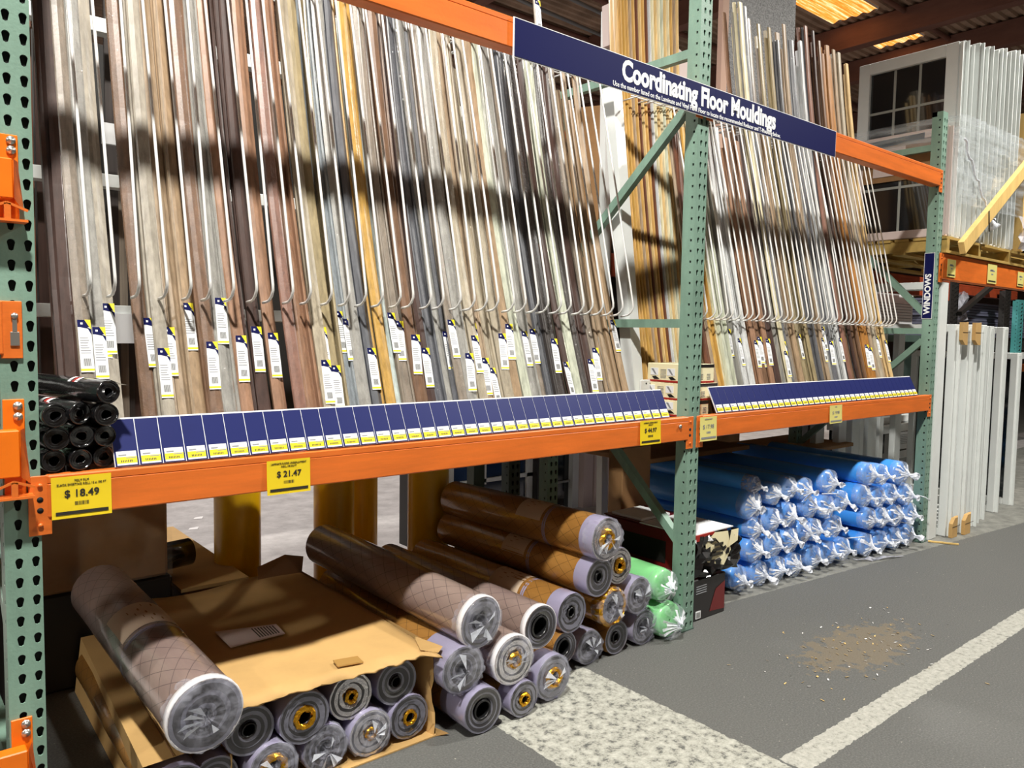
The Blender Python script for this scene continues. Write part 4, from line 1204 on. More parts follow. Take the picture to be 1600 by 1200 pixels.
# black film rolls on the shelf
BR_ = [(.048, 1.099, .031, 0), (.109, 1.099, .030, 0), (.170, 1.099, .031, 0), (.053, 1.160, .031, 1), (.112, 1.163, .032, 1), (.168, 1.160, .030, 1), (.048, 1.222, .031, 2), (.106, 1.226, .031, 2), (.166, 1.220, .031, 2), (.172, 1.280, .032, 3)]
BN = [('bottom row', 'left'), ('bottom row', 'middle'), ('bottom row', 'right'), ('second row', 'left'), ('second row', 'middle'), ('second row', 'right'), ('third row', 'left'), ('third row', 'middle'), ('third row', 'right'), ('top', 'alone')]
for i, (x, z, R, r) in enumerate(BR_):
    rr = random.Random(300 + i)
    back = (x - 0.03 - (0.12 if i in (7, 9) else 0), 0.34, z + (0.01 if i in (7, 9) else 0))
    F = (x, 0.012 + rr.uniform(-.015, .015) - (0.03 if r >= 2 else 0), z)
    lb = f'black plastic film roll on the shelf, {BN[i][0]} of the pile, {BN[i][1]}' if i != 9 else 'black plastic film roll alone on top of the black pile'
    t = thing('film_roll', lb, 'roll', F, 'black film rolls on the shelf')
    t.rotation_mode = 'QUATERNION'; t.rotation_quaternion = rot_to(Vector(back) - Vector(F)); L = (Vector(back) - Vector(F)).length
    mb = MB(); n = 20; vs = []
    prof = [(0.30, 0.10), (0.38, 0.004), (0.45, -0.001), (0.55, 0.006), (0.66, -0.001), (0.78, 0.005), (0.88, -0.002), (0.98, 0.0), (1.0, 0.006), (1.0, L), (0.3, L), (0.02, L)]
    sq = rr.uniform(0.80, 1.0); tw = rr.uniform(0, 3); s2 = rr.uniform(0.92, 1.06)
    for q, y in prof:
        for k in range(n):
            an = 2 * math.pi * k / n
            w = 1 + (0.26 * math.sin(2 * an + tw) + 0.12 * math.sin(3 * an + 2 * tw)) * max(0, 1 - q)
            vs.append((math.cos(an) * R * q * w * s2, y + (0.007 * math.sin(an + tw) if q < 0.95 and y < 0.02 else 0), math.sin(an) * R * q * w * (sq + (1 - sq) * q)))
    fs = [(j * n + k, j * n + (k + 1) % n, (j + 1) * n + (k + 1) % n, (j + 1) * n + k) for j in range(len(prof) - 1) for k in range(n)]
    mb.faces(vs, fs, M_BLACKFILM, True); mb.build('roll_body', t, world=False)
    mb = MB(); mb.lathe([(R * 0.36, 0.095), (0.001, 0.096)], M_HOLE, 12); mb.build('core_hole', t, world=False)
    if i in (7, 9):
        mb = MB(); y0 = 0.10
        for (dy, m_) in ((0, M_WHITE), (0.012, M_REDP), (0.03, M_WHITE)):
            K = 8; vv = []
            for k in range(K + 1):
                an = math.radians(30 + 120 * k / K)
                for y in (y0 + dy, y0 + dy + 0.012): vv.append((math.cos(an) * R * 1.02, y, math.sin(an) * R * 1.02))
            mb.faces(vv, [(2 * k, 2 * k + 1, 2 * k + 3, 2 * k + 2) for k in range(K)], m_, True)
        mb.build('paper_band', t, world=False, label='white and red paper band')
        mb = MB(); mb.faces([(R * .2, -.003, R * 1.0), (R * .75, -.012, R * .72), (R * 1.35, -.02, R * .55), (R * 1.38, .05, R * .5), (R * .75, .08, R * .74), (R * .2, .08, R * 1.02)], [(0, 1, 4, 5), (1, 2, 3, 4)], M_BLACKFILM, True); mb.build('loose_flap', t, world=False)

# ================================================================== CARTONS UNDER THE LEFT BAY
def carton():
    t = thing('open_carton', 'large open kraft carton of film rolls with a torn front edge', 'carton', (.86, 0, 0))
    rr = random.Random(4)
    zt = .338
    # top sheet, sagging, torn front edge
    nx, ny = 26, 14; x0, x1, y1 = .505, 1.188, 1.08
    vs = []
    for layer in (0, 1):
        for j in range(ny + 1):
            for i in range(nx + 1):
                fx, fy = i / nx, j / ny
                front = -.065 - 0.02 * fx + 0.006 * math.sin(i * 2.1) + (rr.uniform(-.010, .010) if j == 0 else 0) + (-.05 * max(0, (fx - .93) / .07) if layer == 0 or True else 0)
                y = front + (y1 - front) * fy
                z = zt - 0.012 * math.sin(fx * math.pi) * (0.6 + fy) + 0.010 * math.sin(fx * 7 + fy * 3) * fy - 0.025 * max(0, (0.25 - fx)) - layer * 0.006 - 0.012 * (1 - fy) ** 4
                vs.append((x0 + (x1 - x0) * fx, y, z))
    W = nx + 1; N = W * (ny + 1); fs = []
    for j in range(ny):
        for i in range(nx):
            a = j * W + i; fs.append((a, a + 1, a + W + 1, a + W)); b = a + N; fs.append((b, b + W, b + W + 1, b + 1))
    for i in range(nx):
        fs.append((i, N + i, N + i + 1, i + 1)); a = ny * W + i; fs.append((a, a + 1, N + a + 1, N + a))
    for j in range(ny):
        a = j * W; fs.append((a, a + W, N + a + W, N + a)); a = j * W + nx; fs.append((a, N + a, N + a + W, a + W))
    mb = MB(); mb.faces(vs, fs, M_KRAFT, True); mb.build('top_panel', t)
    mb = MB(); mb.box((.50, -.07, .001), (1.215, 1.08, .006), M_KRAFT)
    mb.faces([(1.215, -.07, .001), (1.25, -.10, .012), (1.215, .1, .001)], [(0, 1, 2), (0, 2, 1)], M_KRAFT); mb.build('bottom_panel', t)
    mb = MB(); K = 8; vs = []
    for k in range(K + 1):
        z = .006 + (zt - .012) * k / K
        vs += [(1.200 + .006 * math.sin(k), -.055 + rr.uniform(-.018, .018), z), (1.200, 1.08, z), (1.206 + .006 * math.sin(k), -.055 + rr.uniform(-.018, .018), z), (1.206, 1.08, z)]
    fs = []
    for k in range(K):
        a = 4 * k; fs += [(a, a + 1, a + 5, a + 4), (a + 2, a + 6, a + 7, a + 3), (a, a + 4, a + 6, a + 2)]
    mb.faces(vs, fs, M_KRAFT); mb.build('side_panel', t)
    mb = MB(); mb.box((.50, 1.076, .006), (1.205, 1.082, .30), M_KRAFTD); mb.build('back_panel', t)
    mb = MB(); mb.faces([(1.15, -.06, zt - .006), (1.195, -.105, zt - .012), (1.228, -.085, zt - .004), (1.222, -.03, zt - .006), (1.20, .05, zt - .004), (1.18, .02, zt - .002)], [(0, 1, 2, 3, 4, 5), (5, 4, 3, 2, 1, 0)], M_KRAFT)
    mb.build('torn_flap', t, label='torn flap at the right front corner')
    mb = MB(); mb.faces([(.99, 1.02, zt - .01), (1.19, 1.0, zt - .01), (1.24, 1.09, zt + .045), (1.16, 1.12, zt + .06), (1.02, 1.10, zt + .03)], [(0, 1, 2, 3, 4), (4, 3, 2, 1, 0)], M_KRAFTD); mb.build('rear_flap', t)
    for (p, m_, nm) in (([(.632, .52, zt + .0005), (.628, .35, zt + .0005), (.835, .37, zt - .006), (.845, .475, zt - .006)], M_PINKW, 'shipping_label'), ([(.86, .0, zt - .010), (.868, .05, zt - .008), (.95, .03, zt - .008), (.945, -.02, zt - .010)], M_TAPE, 'tape_piece')):
        mb = MB(); q = [(a, b, c + .003) for a, b, c in p]
        mb.faces(q + [(a, b, c - .004) for a, b, c in q], [(0, 1, 2, 3), (3, 2, 1, 0), (0, 4, 5, 1), (1, 5, 6, 2), (2, 6, 7, 3), (3, 7, 4, 0)], m_)
        if nm == 'shipping_label':
            for k in range(8):
                f = .55 + .05 * k
                a = Vector(q[0]).lerp(Vector(q[3]), f); b = Vector(q[1]).lerp(Vector(q[2]), f)
                c, d = a.lerp(b, .15), a.lerp(b, .9); off = Vector((.005, 0, 0)); up = Vector((0, 0, .0012))
                mb.poly([c + up, d + up, d + off + up, c + off + up], M_INK)
        mb.build(nm, t)
carton()
t = thing('kraft_carton', 'narrow kraft carton at the bottom left, holding a film roll', 'carton', (.36, 0, 0))
mb = MB()
mb.faces([(.258, -.01, 0), (.246, -.012, .205), (.50, -.02, .212), (.275, 1.1, 0), (.30, 1.1, .215), (.50, 1.1, .215), (.50, 0, 0), (.50, 1.1, 0)], [(1, 2, 5, 4), (0, 1, 4, 3), (3, 4, 5, 7), (2, 6, 7, 5), (4, 5, 2, 1)], M_KRAFT)
mb.build('carton_body', t)
mb = MB()
for (a, b) in (((.33, -.012, .2105), (.37, 1.09, .2165)), ((.40, -.014, .2115), (.425, 1.09, .2165))):
    mb.bar(a, b, .003, .002, M_KRAFTD)
mb.build('crease_line', t)
# carton, tube and boards at the rear left
t = thing('wrapped_carton', 'brown carton wrapped in clear film lying at the back left', 'carton', (.38, 1.2, .38))
mb = MB(); mb.box((.02, 1.12, .40), (.64, 1.45, .80), M_KRAFTD, .012); mb.build('carton_body', t)
mb = MB()
rr = random.Random(8); vs = []
for j in range(7):
    for i in range(15):
        vs.append((.01 + .645 * i / 14, 1.112 + rr.uniform(-.006, .004), .405 + .40 * j / 6))
mb.faces(vs, [(j * 15 + i, j * 15 + i + 1, (j + 1) * 15 + i + 1, (j + 1) * 15 + i) for j in range(6) for i in range(14)], M_CLING, True)
mb.build('film_wrap', t, label='crinkled clear film')
mb = MB(); mb.box((.0, 1.13, .0), (.66, 1.5, .395), M_DARKST, .01); single('dark_crate', mb, 'dark crate under the wrapped carton at the back left', 'crate')
mb = MB(); mb.tube([(.60, 1.32, .42), (.80, 1.36, .42)], .062, M_BLACKFILM, 20); single('black_tube', mb, 'stub of a black tube beside the wrapped carton', 'tube')
mb = MB(); mb.box((.72, 1.16, .0), (.98, 2.3, .30), M_KRAFTD, .004); mb.box((.70, 1.15, .30), (1.0, 2.3, .315), M_KRAFT); single('flat_carton', mb, 'flat brown carton behind the black tube, lit at its far edge', 'carton')

# ================================================================== BOLLARDS
for (x, y, r, w) in ((1.06, 1.45, .110, 'leftmost, behind the wrapped carton'), (1.545, 1.38, .105, 'left one of the close pair'), (1.80, 1.60, .115, 'right one of the close pair'), (2.03, 1.22, .112, 'rightmost, beside the gold brown rolls')):
    mb = MB(); mb.lathe([(r, 0.0), (r, .98), (r * .95, 1.0), (r * .7, 1.02), (r * .35, 1.034), (.002, 1.038)], M_BOLL, 32, axis='z', center=(x, y, 0))
    t = thing('bollard', f'yellow steel bollard under the left bay, {w}', 'bollard', (x, y, 0), 'yellow bollards under the left bay')
    mb.build('bollard_post', t)
    mb = MB(); mb.lathe([(r + .035, 0.0), (r + .035, .012), (r, .014)], M_BOLL, 28, axis='z', center=(x, y, 0)); mb.build('base_collar', t)

# ================================================================== RIGHT OF THE FILM ROLLS: dark boxes by the middle upright
t = thing('tool_box', 'long dark red printed box on the floor behind the middle upright', 'box', (2.99, .06, 0))
mb = MB(); mb.box((2.84, .05, .0), (3.135, .66, .215), M_CARTONBLK, .004); mb.build('box_body', t)
mb = MB()
mb.poly([(3.0, .0485, .03), (3.13, .0485, .02), (3.13, .0485, .17), (3.05, .0485, .14)], M_DARKRED)
mb.poly([(2.839, .2, .02), (2.839, .65, .02), (2.839, .65, .20), (2.839, .2, .20)][::-1], M_DARKRED)
mb.build('red_print', t)
mb = MB(); mb.box((2.885, .047, .012), (2.925, .0495, .05), M_WHITE)
for k in range(7): mb.box((2.89 + k * .0045, .0465, .016), (2.892 + k * .0045, .048, .044), M_INK)
mb.build('barcode_print', t)
mb = MB()
for k in range(4): mb.box((2.885, .0475, .14 + k * .012), (2.97, .0495, .144 + k * .012), M_GREY)
mb.build('text_print', t)
t = thing('torn_box', 'torn white and red box with black film inside, on the dark red box', 'box', (3.03, .05, .22))
mb = MB()
mb.box((2.845, .09, .22), (3.20, .66, .445), M_DARKRED, .006)
mb.box((2.8425, .22, .27), (2.846, .52, .385), M_CARTONBLK); mb.build('box_body', t)
mb = MB(); mb.box((2.842, .05, .447), (3.19, .40, .452), M_WHITE); mb.box((2.842, .40, .447), (3.19, .66, .452), M_DARKRED); mb.box((2.84, .046, .415), (3.02, .092, .4475), M_REDP); mb.build('box_lid', t, label='white lid with red edge')
rr = random.Random(12); mb = MB(); vs = []; nx, nz = 13, 9
for j in range(nz):
    for i in range(nx):
        vs.append((2.85 + .37 * i / (nx - 1), .055 + rr.uniform(-.03, .02) - .02 * math.sin(j / 8 * 3.14), .225 + .215 * j / (nz - 1)))
mb.faces(vs, [(j * nx + i, j * nx + i + 1, (j + 1) * nx + i + 1, (j + 1) * nx + i) for j in range(nz - 1) for i in range(nx - 1)], M_BLACKFILM, False); mb.build('black_film', t, label='crumpled shiny black film')
mb = MB()
mb.faces([(2.95, .035, .30), (3.07, .018, .27), (3.13, .02, .34), (3.10, .02, .445), (3.0, .03, .45), (2.93, .035, .40)], [(0, 1, 2, 3, 4, 5), (5, 4, 3, 2, 1, 0)], M_CREAMW)
mb.faces([(3.10, .015, .36), (3.19, .02, .38), (3.21, .03, .44), (3.13, .02, .445)], [(0, 1, 2, 3), (3, 2, 1, 0)], M_CREAMW)
for k in range(3): mb.box((2.97 + .01 * k, .018, .33 + k * .025), (3.06, .0235, .343 + k * .025), M_INK)
mb.build('torn_flap', t, label='torn cream flap with black print')
mb = MB(); mb.box((2.86, .40, .453), (3.1, .62, .468), M_WHITE, .003); single('white_sheet', mb, 'white sheets lying on the back of the torn box', 'paper')
mb = MB(); mb.box((3.02, .69, .0), (3.27, .80, .80), M_KRAFTD, .004); single('brown_carton', mb, 'brown carton standing behind the blue rolls and green brace', 'carton')
for (x0, x1, z, lb) in ((3.3, 4.4, .70, 'brown flattened carton lying on the blue rolls, left'), (5.0, 5.9, .60, 'brown flattened carton lying at the back of the blue pile, right')):
    mb = MB(); mb.box((x0, .75, z - .03), (x1, 1.35, z), M_KRAFTD, .004); single('flattened_carton', mb, lb, 'carton')
# ================================================================== THIRD BAY (right): beam, pallet of windows, frames on the floor
beam(5.535, 8.30, 1.885, 2.066, 1.86, 'tall orange beam of the window bay, right of the WINDOWS sign', cl=0.05)
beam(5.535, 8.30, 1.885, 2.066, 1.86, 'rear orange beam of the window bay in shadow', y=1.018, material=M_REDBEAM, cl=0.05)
def small_tag(x0, x1, z0, z1, label):
    t = thing('price_tag', label, 'price tag', ((x0 + x1) / 2, -0.02, z0), 'faded tags on the window bay beam')
    mb = MB(); mb.box((x0, -.018, z0), (x1, -.0165, z1), M_YELPALE); mb.build('tag_card', t)
    mb = MB(); w = x1 - x0; h = z1 - z0
    mb.box((x0 + w * .1, -.0188, z0 + h * .08), (x1 - w * .1, -.0178, z0 + h * .16), M_INK)
    for k, (fz, a, b) in enumerate(((.62, .25, .75), (.66, .3, .6), (.45, .4, .6))): mb.box((x0 + w * a, -.0188, z0 + h * fz), (x0 + w * b, -.0178, z0 + h * (fz + .07)), M_GREY)
    mb.build('tag_print', t)
small_tag(5.60, 5.745, 1.905, 2.03, 'faded tag on the window bay beam, nearest the WINDOWS sign')
small_tag(6.36, 6.55, 1.90, 2.05, 'curled faded tag on the window bay beam, middle of three')
small_tag(7.02, 7.17, 1.91, 2.03, 'faded tag on the window bay beam, rightmost of three')

t = thing('pallet', 'yellowish wooden pallet on the orange beam under the wrapped windows', 'pallet', (6.5, .5, 2.068))
for y in (-.03, .25, .55, .85):
    mb = MB(); mb.box((5.53, y, 2.07), (7.6, y + .09, 2.088), M_PALLET); mb.build('bottom_board', t)
for x in (5.54, 6.12, 6.75, 7.5):
    mb = MB(); mb.box((x, -.03, 2.088), (x + .045, .95, 2.165), M_PALLET); mb.build('stringer', t)
for i in range(8):
    mb = MB(); y = -.03 + i * .13; mb.box((5.53, y, 2.166), (7.6, y + .10, 2.184), M_PALLET); mb.build('deck_board', t)

def window_unit(x, th, y0, y1, z0, z1, label, nx=3, nz=2, glass=None, fr=.075, frame_mat=None, face=True):
    frame_mat = frame_mat or M_WOODW
    t = thing('window_unit', label, 'window', (x, (y0 + y1) / 2, z0), 'windows on the wrapped pallet')
    for nm, a, b in (('jamb', (x, y0, z0), (x + th, y0 + fr, z1)), ('jamb', (x, y1 - fr, z0), (x + th, y1, z1)), ('head', (x, y0 + fr, z1 - fr), (x + th, y1 - fr, z1)), ('sill', (x, y0 + fr, z0), (x + th, y1 - fr, z0 + fr))):
        mb = MB(); mb.box(a, b, frame_mat, .004)
        if nm == 'jamb' and a[1] == y0:
            mb.box((x + th * .15, y0 - .022, z0 + .01), (x + th * .28, y0 + .002, z1 - .004), frame_mat)
        mb.build(nm, t)
    if face:
        mb = MB(); mb.box((x + th * .35, y0 + fr, z0 + fr), (x + th * .5, y1 - fr, z1 - fr), glass or M_GLASSD); mb.build('glass_pane', t)
        for i in range(1, nx):
            y = y0 + fr + (y1 - y0 - 2 * fr) * i / nx
            mb = MB(); mb.box((x + th * .3, y - .009, z0 + fr), (x + th * .36, y + .009, z1 - fr), M_MUNT); mb.build('muntin', t)
        for i in range(1, nz):
            z = z0 + fr + (z1 - z0 - 2 * fr) * i / nz
            mb = MB(); mb.box((x + th * .29, y0 + fr, z - .009), (x + th * .37, y1 - fr, z + .009), M_MUNT); mb.build('muntin', t)
    return t
fx = [5.62, 5.755, 5.875, 5.995, 6.115, 6.24, 6.36, 6.475, 6.595, 6.715, 6.83]
for i, x in enumerate(fx):
    zt = 3.555 + .02 * i + (0.012 if i % 2 else -.01)
    if i == 0:
        t = window_unit(x, .085, -.012, .70, 2.19, zt, 'white window with dark gridded glass, front of the wrapped pallet stack', 3, 4, fr=.085)
    else:
        window_unit(x, .06 if i % 3 else .085, -.012 + .01 * (i % 3), .70, 2.19, zt, f'white window edge, {ORD[i]} in the wrapped stack counted from the upright', 1, 1, face=(i == len(fx) - 1), fr=.06)
t = window_unit(5.545, .06, -.005, .66, 2.19, 2.955, 'smaller window with blue tape and paper note, in front of the gridded one', 2, 2, fr=.06, frame_mat=M_PINKW)
mb = MB(); mb.box((5.548, .055, 2.62), (5.552, .60, 2.89), M_KRAFTD)
mb.build('brown_board', t, label='brown cardboard in the upper part')
mb = MB(); mb.faces([(5.5435, .02 + .14, 2.935), (5.5435, .62, 2.925), (5.5435, .64, 2.875), (5.5435, .16, 2.885)], [(0, 1, 2, 3), (3, 2, 1, 0)], M_BLUETAPE); mb.build('blue_tape', t)
mb = MB(); mb.box((5.5425, .29, 2.66), (5.5445, .52, 2.865), M_PINKW)
for k in range(4): mb.bar((5.542, .33 + .02 * k, 2.72 + .03 * k), (5.542, .47, 2.74 + .03 * k), .002, .004, M_GREY, (1, 0, 0))
mb.build('paper_note', t, label='paper note with faint handwriting')

mb = MB(); rr = random.Random(21); vs = []; nx, nz = 30, 9
for j in range(nz):
    for i in range(nx):
        x = 5.585 + 1.34 * i / (nx - 1); z = 2.42 + .62 * j / (nz - 1) + .03 * (i / nx)
        vs.append((x, -.06 + rr.uniform(-.012, .012), z))
mb.faces(vs, [(j * nx + i, j * nx + i + 1, (j + 1) * nx + i + 1, (j + 1) * nx + i) for j in range(nz - 1) for i in range(nx - 1)], M_WRAP, True)
vs = []
for j in range(nz):
    for i in range(8):
        vs.append((5.585 + rr.uniform(-.006, .006) - (.05 if i > 0 else 0), -.06 + .78 * i / 7, 2.42 + .60 * j / (nz - 1)))
mb.faces(vs[:], [(j * 8 + i, (j + 1) * 8 + i, (j + 1) * 8 + i + 1, j * 8 + i + 1) for j in range(5, nz - 1) for i in range(7)], M_WRAP, True)
single('stretch_wrap', mb, 'shiny clear stretch film wound around the stacked windows', 'plastic film')
mb = MB(); pts = []
for i in range(16):
    f = i / 15; pts.append((5.62 + .55 * f, -.075 + rr.uniform(-.006, .006), 2.86 - .50 * f + .02 * math.sin(i * 1.7)))
mb.tube(pts, [.006 + .004 * rr.random() for _ in pts], M_TAIL, 6)
mb.tube([(6.17, -.08, 2.35), (6.2, -.09, 2.31), (6.24, -.09, 2.32), (6.22, -.08, 2.37)], [.02, .035, .04, .02], M_TAIL, 8)
single('film_strand', mb, 'twisted white strand of film hanging down the wrapped windows', 'plastic film')
t = thing('wood_brace', 'diagonal pine timber nailed across the wrapped windows', 'timber', (6.2, -.1, 2.1))
mb = MB(); mb.bar((5.60, -.105, 2.10), (7.15, -.105, 3.06), .09, .04, M_PINE, (0, 1, 0)); mb.build('timber', t)
mb = MB(); mb.tube([(6.02, -.13, 2.25), (6.0, -.128, 2.40)], .004, M_HOLE, 5); mb.build('nail_strap', t)
mb = MB(); mb.box((6.95, -.05, 2.19), (7.0, .02, 3.3), M_PINE); mb.box((7.0, .0, 2.2), (7.15, .4, 3.0), M_KRAFT); single('timber_post', mb, 'pine post and board at the right end of the wrapped pallet', 'timber')
mb = MB(); mb.bar((5.9, .66, 3.61), (7.6, .66, 3.80), .05, .05, M_PINE); single('pine_strip', mb, 'pine strip lying over the tops of the stacked windows', 'timber')
mb = MB(); rr = random.Random(33); vs = []
for j in range(6):
    for i in range(8): vs.append((6.78 + .5 * i / 7 + rr.uniform(-.02, .02), -.09 + rr.uniform(-.035, .035), 2.19 + .26 * j / 5))
mb.faces(vs, [(j * 8 + i, j * 8 + i + 1, (j + 1) * 8 + i + 1, (j + 1) * 8 + i) for j in range(5) for i in range(7)], M_BAGP, False); single('plastic_bunch', mb, 'bunched clear plastic at the right foot of the wrapped windows', 'plastic film')

# white frames standing on the floor
def frame(x, th, y0, dep, H, label, glass=False, fin=True, fr=.055):
    t = thing('vinyl_window', label, 'window', (x, y0, 0), 'white frames standing on the floor')
    for nm, a, b in (('jamb', (x, y0, 0), (x + th, y0 + fr, H)), ('jamb', (x, y0 + dep - fr, 0), (x + th, y0 + dep, H)), ('head', (x, y0 + fr, H - fr), (x + th, y0 + dep - fr, H)), ('sill', (x, y0 + fr, 0), (x + th, y0 + dep - fr, fr))):
        mb = MB(); mb.box(a, b, M_WOODW, .004)
        if nm == 'jamb' and a[1] == y0 and fin:
            mb.box((x + th * .28, y0 - .022, .0), (x + th * .38, y0 + .002, H - .02), M_WOODW)
            for k in range(9): mb.box((x + th * .72, y0 - .0012, .12 + k * .16), (x + th * .75, y0 + .0002, .128 + k * .16), M_INK)
        mb.build(nm, t)
    if glass:
        mb = MB(); mb.box((x + th * .4, y0 + fr, fr), (x + th * .5, y0 + dep - fr, H - fr), M_GLASSD); mb.build('glass_pane', t)
    return t
frame(5.56, .13, .0, .95, 1.87, 'tallest white frame, standing next to the right upright', fin=False)
frame(5.775, .125, -.03, .9, 1.57, 'white frame with cardboard corner guards, nearest the right upright')
frame(5.955, .135, -.05, .9, 1.57, 'white frame with cardboard corner guards, second from the upright')
frame(6.15, .075, -.02, .9, 1.575, 'white frame with slim edge right of the cardboard corner guards')
frame(6.28, .10, -.03, .9, 1.575, 'white frame with grooved edge, middle of the row on the floor')
frame(6.43, .07, -.0, .9, 1.57, 'white frame with narrow edge, before the open white frame')
frame(6.60, .08, .02, .9, 1.57, 'white frame at the left of a dark gap in the row')
frame(6.98, .12, .05, .9, 1.57, 'open white frame with dark gap behind, second from right edge')
frame(7.42, .11, .07, .9, 1.35, 'white frame at the right edge of the photo', glass=True)
def guard(x0, x1, y, z0, z1, cut, label):
    t = thing('corner_guard', label, 'corner guard', ((x0 + x1) / 2, y, z0), 'cardboard corner guards on the white frames')
    xm = x0 + (x1 - x0) * .66
    mb = MB(); h = z1 - z0
    if cut > 0: pts = [(x0, z0), (xm, z0), (xm, z1), (x0 + (xm - x0) * .45, z1), (x0, z0 + h * .72)]
    else: pts = [(x0, z1), (xm, z1), (xm, z0), (x0 + (xm - x0) * .5, z0 + h * .02), (x0, z0 + h * .22)][::-1]
    n = len(pts)
    vs = [(x, y - .030, z) for x, z in pts] + [(x, y - .004, z) for x, z in pts]
    mb.faces(vs, [tuple(range(n)), tuple(range(n, 2 * n))[::-1]] + [(i, n + i, n + (i + 1) % n, (i + 1) % n) for i in range(n)], M_KRAFT)
    mb.build('guard_side', t)
    mb = MB(); mb.faces([(xm, y - .03, z0), (x1, y - .012, z0 + .008), (x1, y - .012, z1 + .004), (xm, y - .03, z1), (xm, y, z0), (x1, y, z0), (x1, y, z1), (xm, y, z1)], [(0, 1, 2, 3), (0, 4, 5, 1), (1, 5, 6, 2), (2, 6, 7, 3)], M_KRAFT)
    mb.build('guard_front', t)
    mb = MB(); mb.box((x0, y - .032, z0 + h * .55), (x1, y - .0285, z0 + h * .565), M_INK); mb.build('strap_line', t)
guard(5.765, 5.905, -.053, .002, .145, 1, 'brown cardboard corner guard at the foot, left of two')
guard(5.945, 6.10, -.073, .002, .15, 1, 'brown cardboard corner guard at the foot, right of two')
guard(5.765, 5.905, -.053, 1.42, 1.585, -1, 'brown cardboard corner guard at the top, left of two')
guard(5.945, 6.10, -.073, 1.42, 1.585, -1, 'brown cardboard corner guard at the top, right of two')

# ------------------------------------------------------------------ racks farther back
def plain_post(x, y, z1, material, label, w=.09, name='rack_post'):
    t = thing(name, label, 'rack post', (x, y, 0))
    post(t, x, x + w, y, y + .07, z1, (x + .033, x + .07), material, 'post_body')
    mb = MB(); mb.box((x - .01, y - .01, 0), (x + w + .01, y + .08, .006), material); mb.build('foot_plate', t)
    return t
plain_post(2.655, 1.28, 2.3, M_DGREEN, 'dark green rear post of the back to back rack behind the film rolls')
plain_post(9.15, 1.3, 2.45, M_DARKST, 'black post behind the white frames, under the window bay', .22)
plain_post(10.85, 1.3, 2.1, M_DARKST, 'black post at the right, beside the stacked slate planks', .2)
plain_post(11.35, 1.3, 2.0, M_CONC_T, 'teal post at the right edge of the photo', .2)
mb = MB(); mb.bar((9.35, 1.28, 1.76), (10.5, 1.28, 2.20), .05, .06, M_DARKST, (0, 1, 0)); single('rack_brace', mb, 'black diagonal brace above the slate planks', 'brace')
beam(9.2, 11.6, 2.00, 2.12, 1.95, 'rust red beam above the slate planks, far right', y=1.42, material=M_REDBEAM)
t = thing('plank_stack', 'stack of slate grey planks on the far shelf at right', 'plank stack', (10.3, 1.7, 1.5))
for k in range(13):
    mb = MB(); z = 1.50 + k * .034; mb.box((9.0 + random.uniform(-.03, .03), 1.55 + random.uniform(-.015, .015), z), (12.6, 1.9, z + .027), M_PLANKD); mb.build('plank', t)
beam(9.2, 12.6, 1.33, 1.46, 1.29, 'dark beam under the slate planks, far right', y=1.5, material=M_DARKST)
mb = MB(); rr = random.Random(3); vs = []
for j in range(5):
    for i in range(5): vs.append((9.38 + .55 * i / 4 + rr.uniform(-.03, .03), 1.40 + rr.uniform(-.03, .03), 1.62 + .36 * j / 4 + .02 * i))
mb.faces(vs, [(j * 5 + i, j * 5 + i + 1, (j + 1) * 5 + i + 1, (j + 1) * 5 + i) for j in range(4) for i in range(4)], M_BAGP, False); single('plastic_bag', mb, 'crumpled clear plastic hanging in front of the slate planks', 'plastic film')
mb = MB(); mb.box((10.9, 1.25, 1.22), (12.6, 1.6, 1.30), M_WOODW); single('white_shelf', mb, 'white shelf edge at the right edge of the photo', 'shelf')
beam(10.2, 12.6, 1.03, 1.14, 1.0, 'orange low beam glimpsed between the white frames', y=1.45)
mb = MB(); mb.box((7.3, 1.6, .0), (13.0, 1.7, 1.0), M_GLASSD); single('dark_panel', mb, 'black glossy panel behind the white frames', 'door')  # plain dark panel filling the space behind the frames, not a door
mb = MB(); mb.box((6.3, 1.05, .55), (8.2, 1.12, .625), M_WOODW); mb.box((6.3, 1.12, .63), (8.2, 1.2, .69), M_WOODW); single('white_rail', mb, 'white vinyl rail lying behind the blue rolls', 'rail')
mb = MB(); mb.box((6.2, 1.16, .0), (8.4, 1.19, .54), M_GLASSD); single('dark_panel', mb, 'dark glossy panel behind the right end of the blue rolls', 'door')  # second plain dark panel, closing the view behind the roll pile
t = thing('paper_notice', 'white printed notice hanging behind the blue rolls, near the right upright', 'notice', (7.45, 1.04, .3))
mb = MB(); mb.box((7.30, 1.035, .29), (7.63, 1.04, .545), M_WHITE); mb.build('notice_sheet', t)
mb = MB()
for k in range(6): mb.box((7.34, 1.032, .43 + k * .017), (7.58, 1.036, .434 + k * .017), M_GREY)
mb.box((7.34, 1.032, .365), (7.56, 1.036, .378), M_INK); mb.build('notice_print', t)
t = thing('paper_notice', 'white wrapped packet behind the right end of the wire dividers', 'packet', (7.4, 1.2, 1.55))
mb = MB(); mb.box((6.98, 1.2, 1.52), (7.95, 1.5, 1.915), M_WHITE, .01); mb.build('packet_body', t)
mb = MB()
for k in range(9): mb.box((7.05, 1.195, 1.58 + k * .028), (7.9, 1.2, 1.585 + k * .028), M_GREY)
mb.build('packet_print', t)
mb = MB(); mb.box((6.7, 1.2, 1.43), (8.2, 1.5, 1.5), M_DGREEN); mb.box((7.18, 1.25, 0), (7.24, 1.45, 1.43), M_DGREEN); mb.box((8.1, 1.25, 0), (8.18, 1.45, 1.43), M_DGREEN); single('low_shelf', mb, 'dark green shelf behind the right end of the wire dividers', 'shelf')
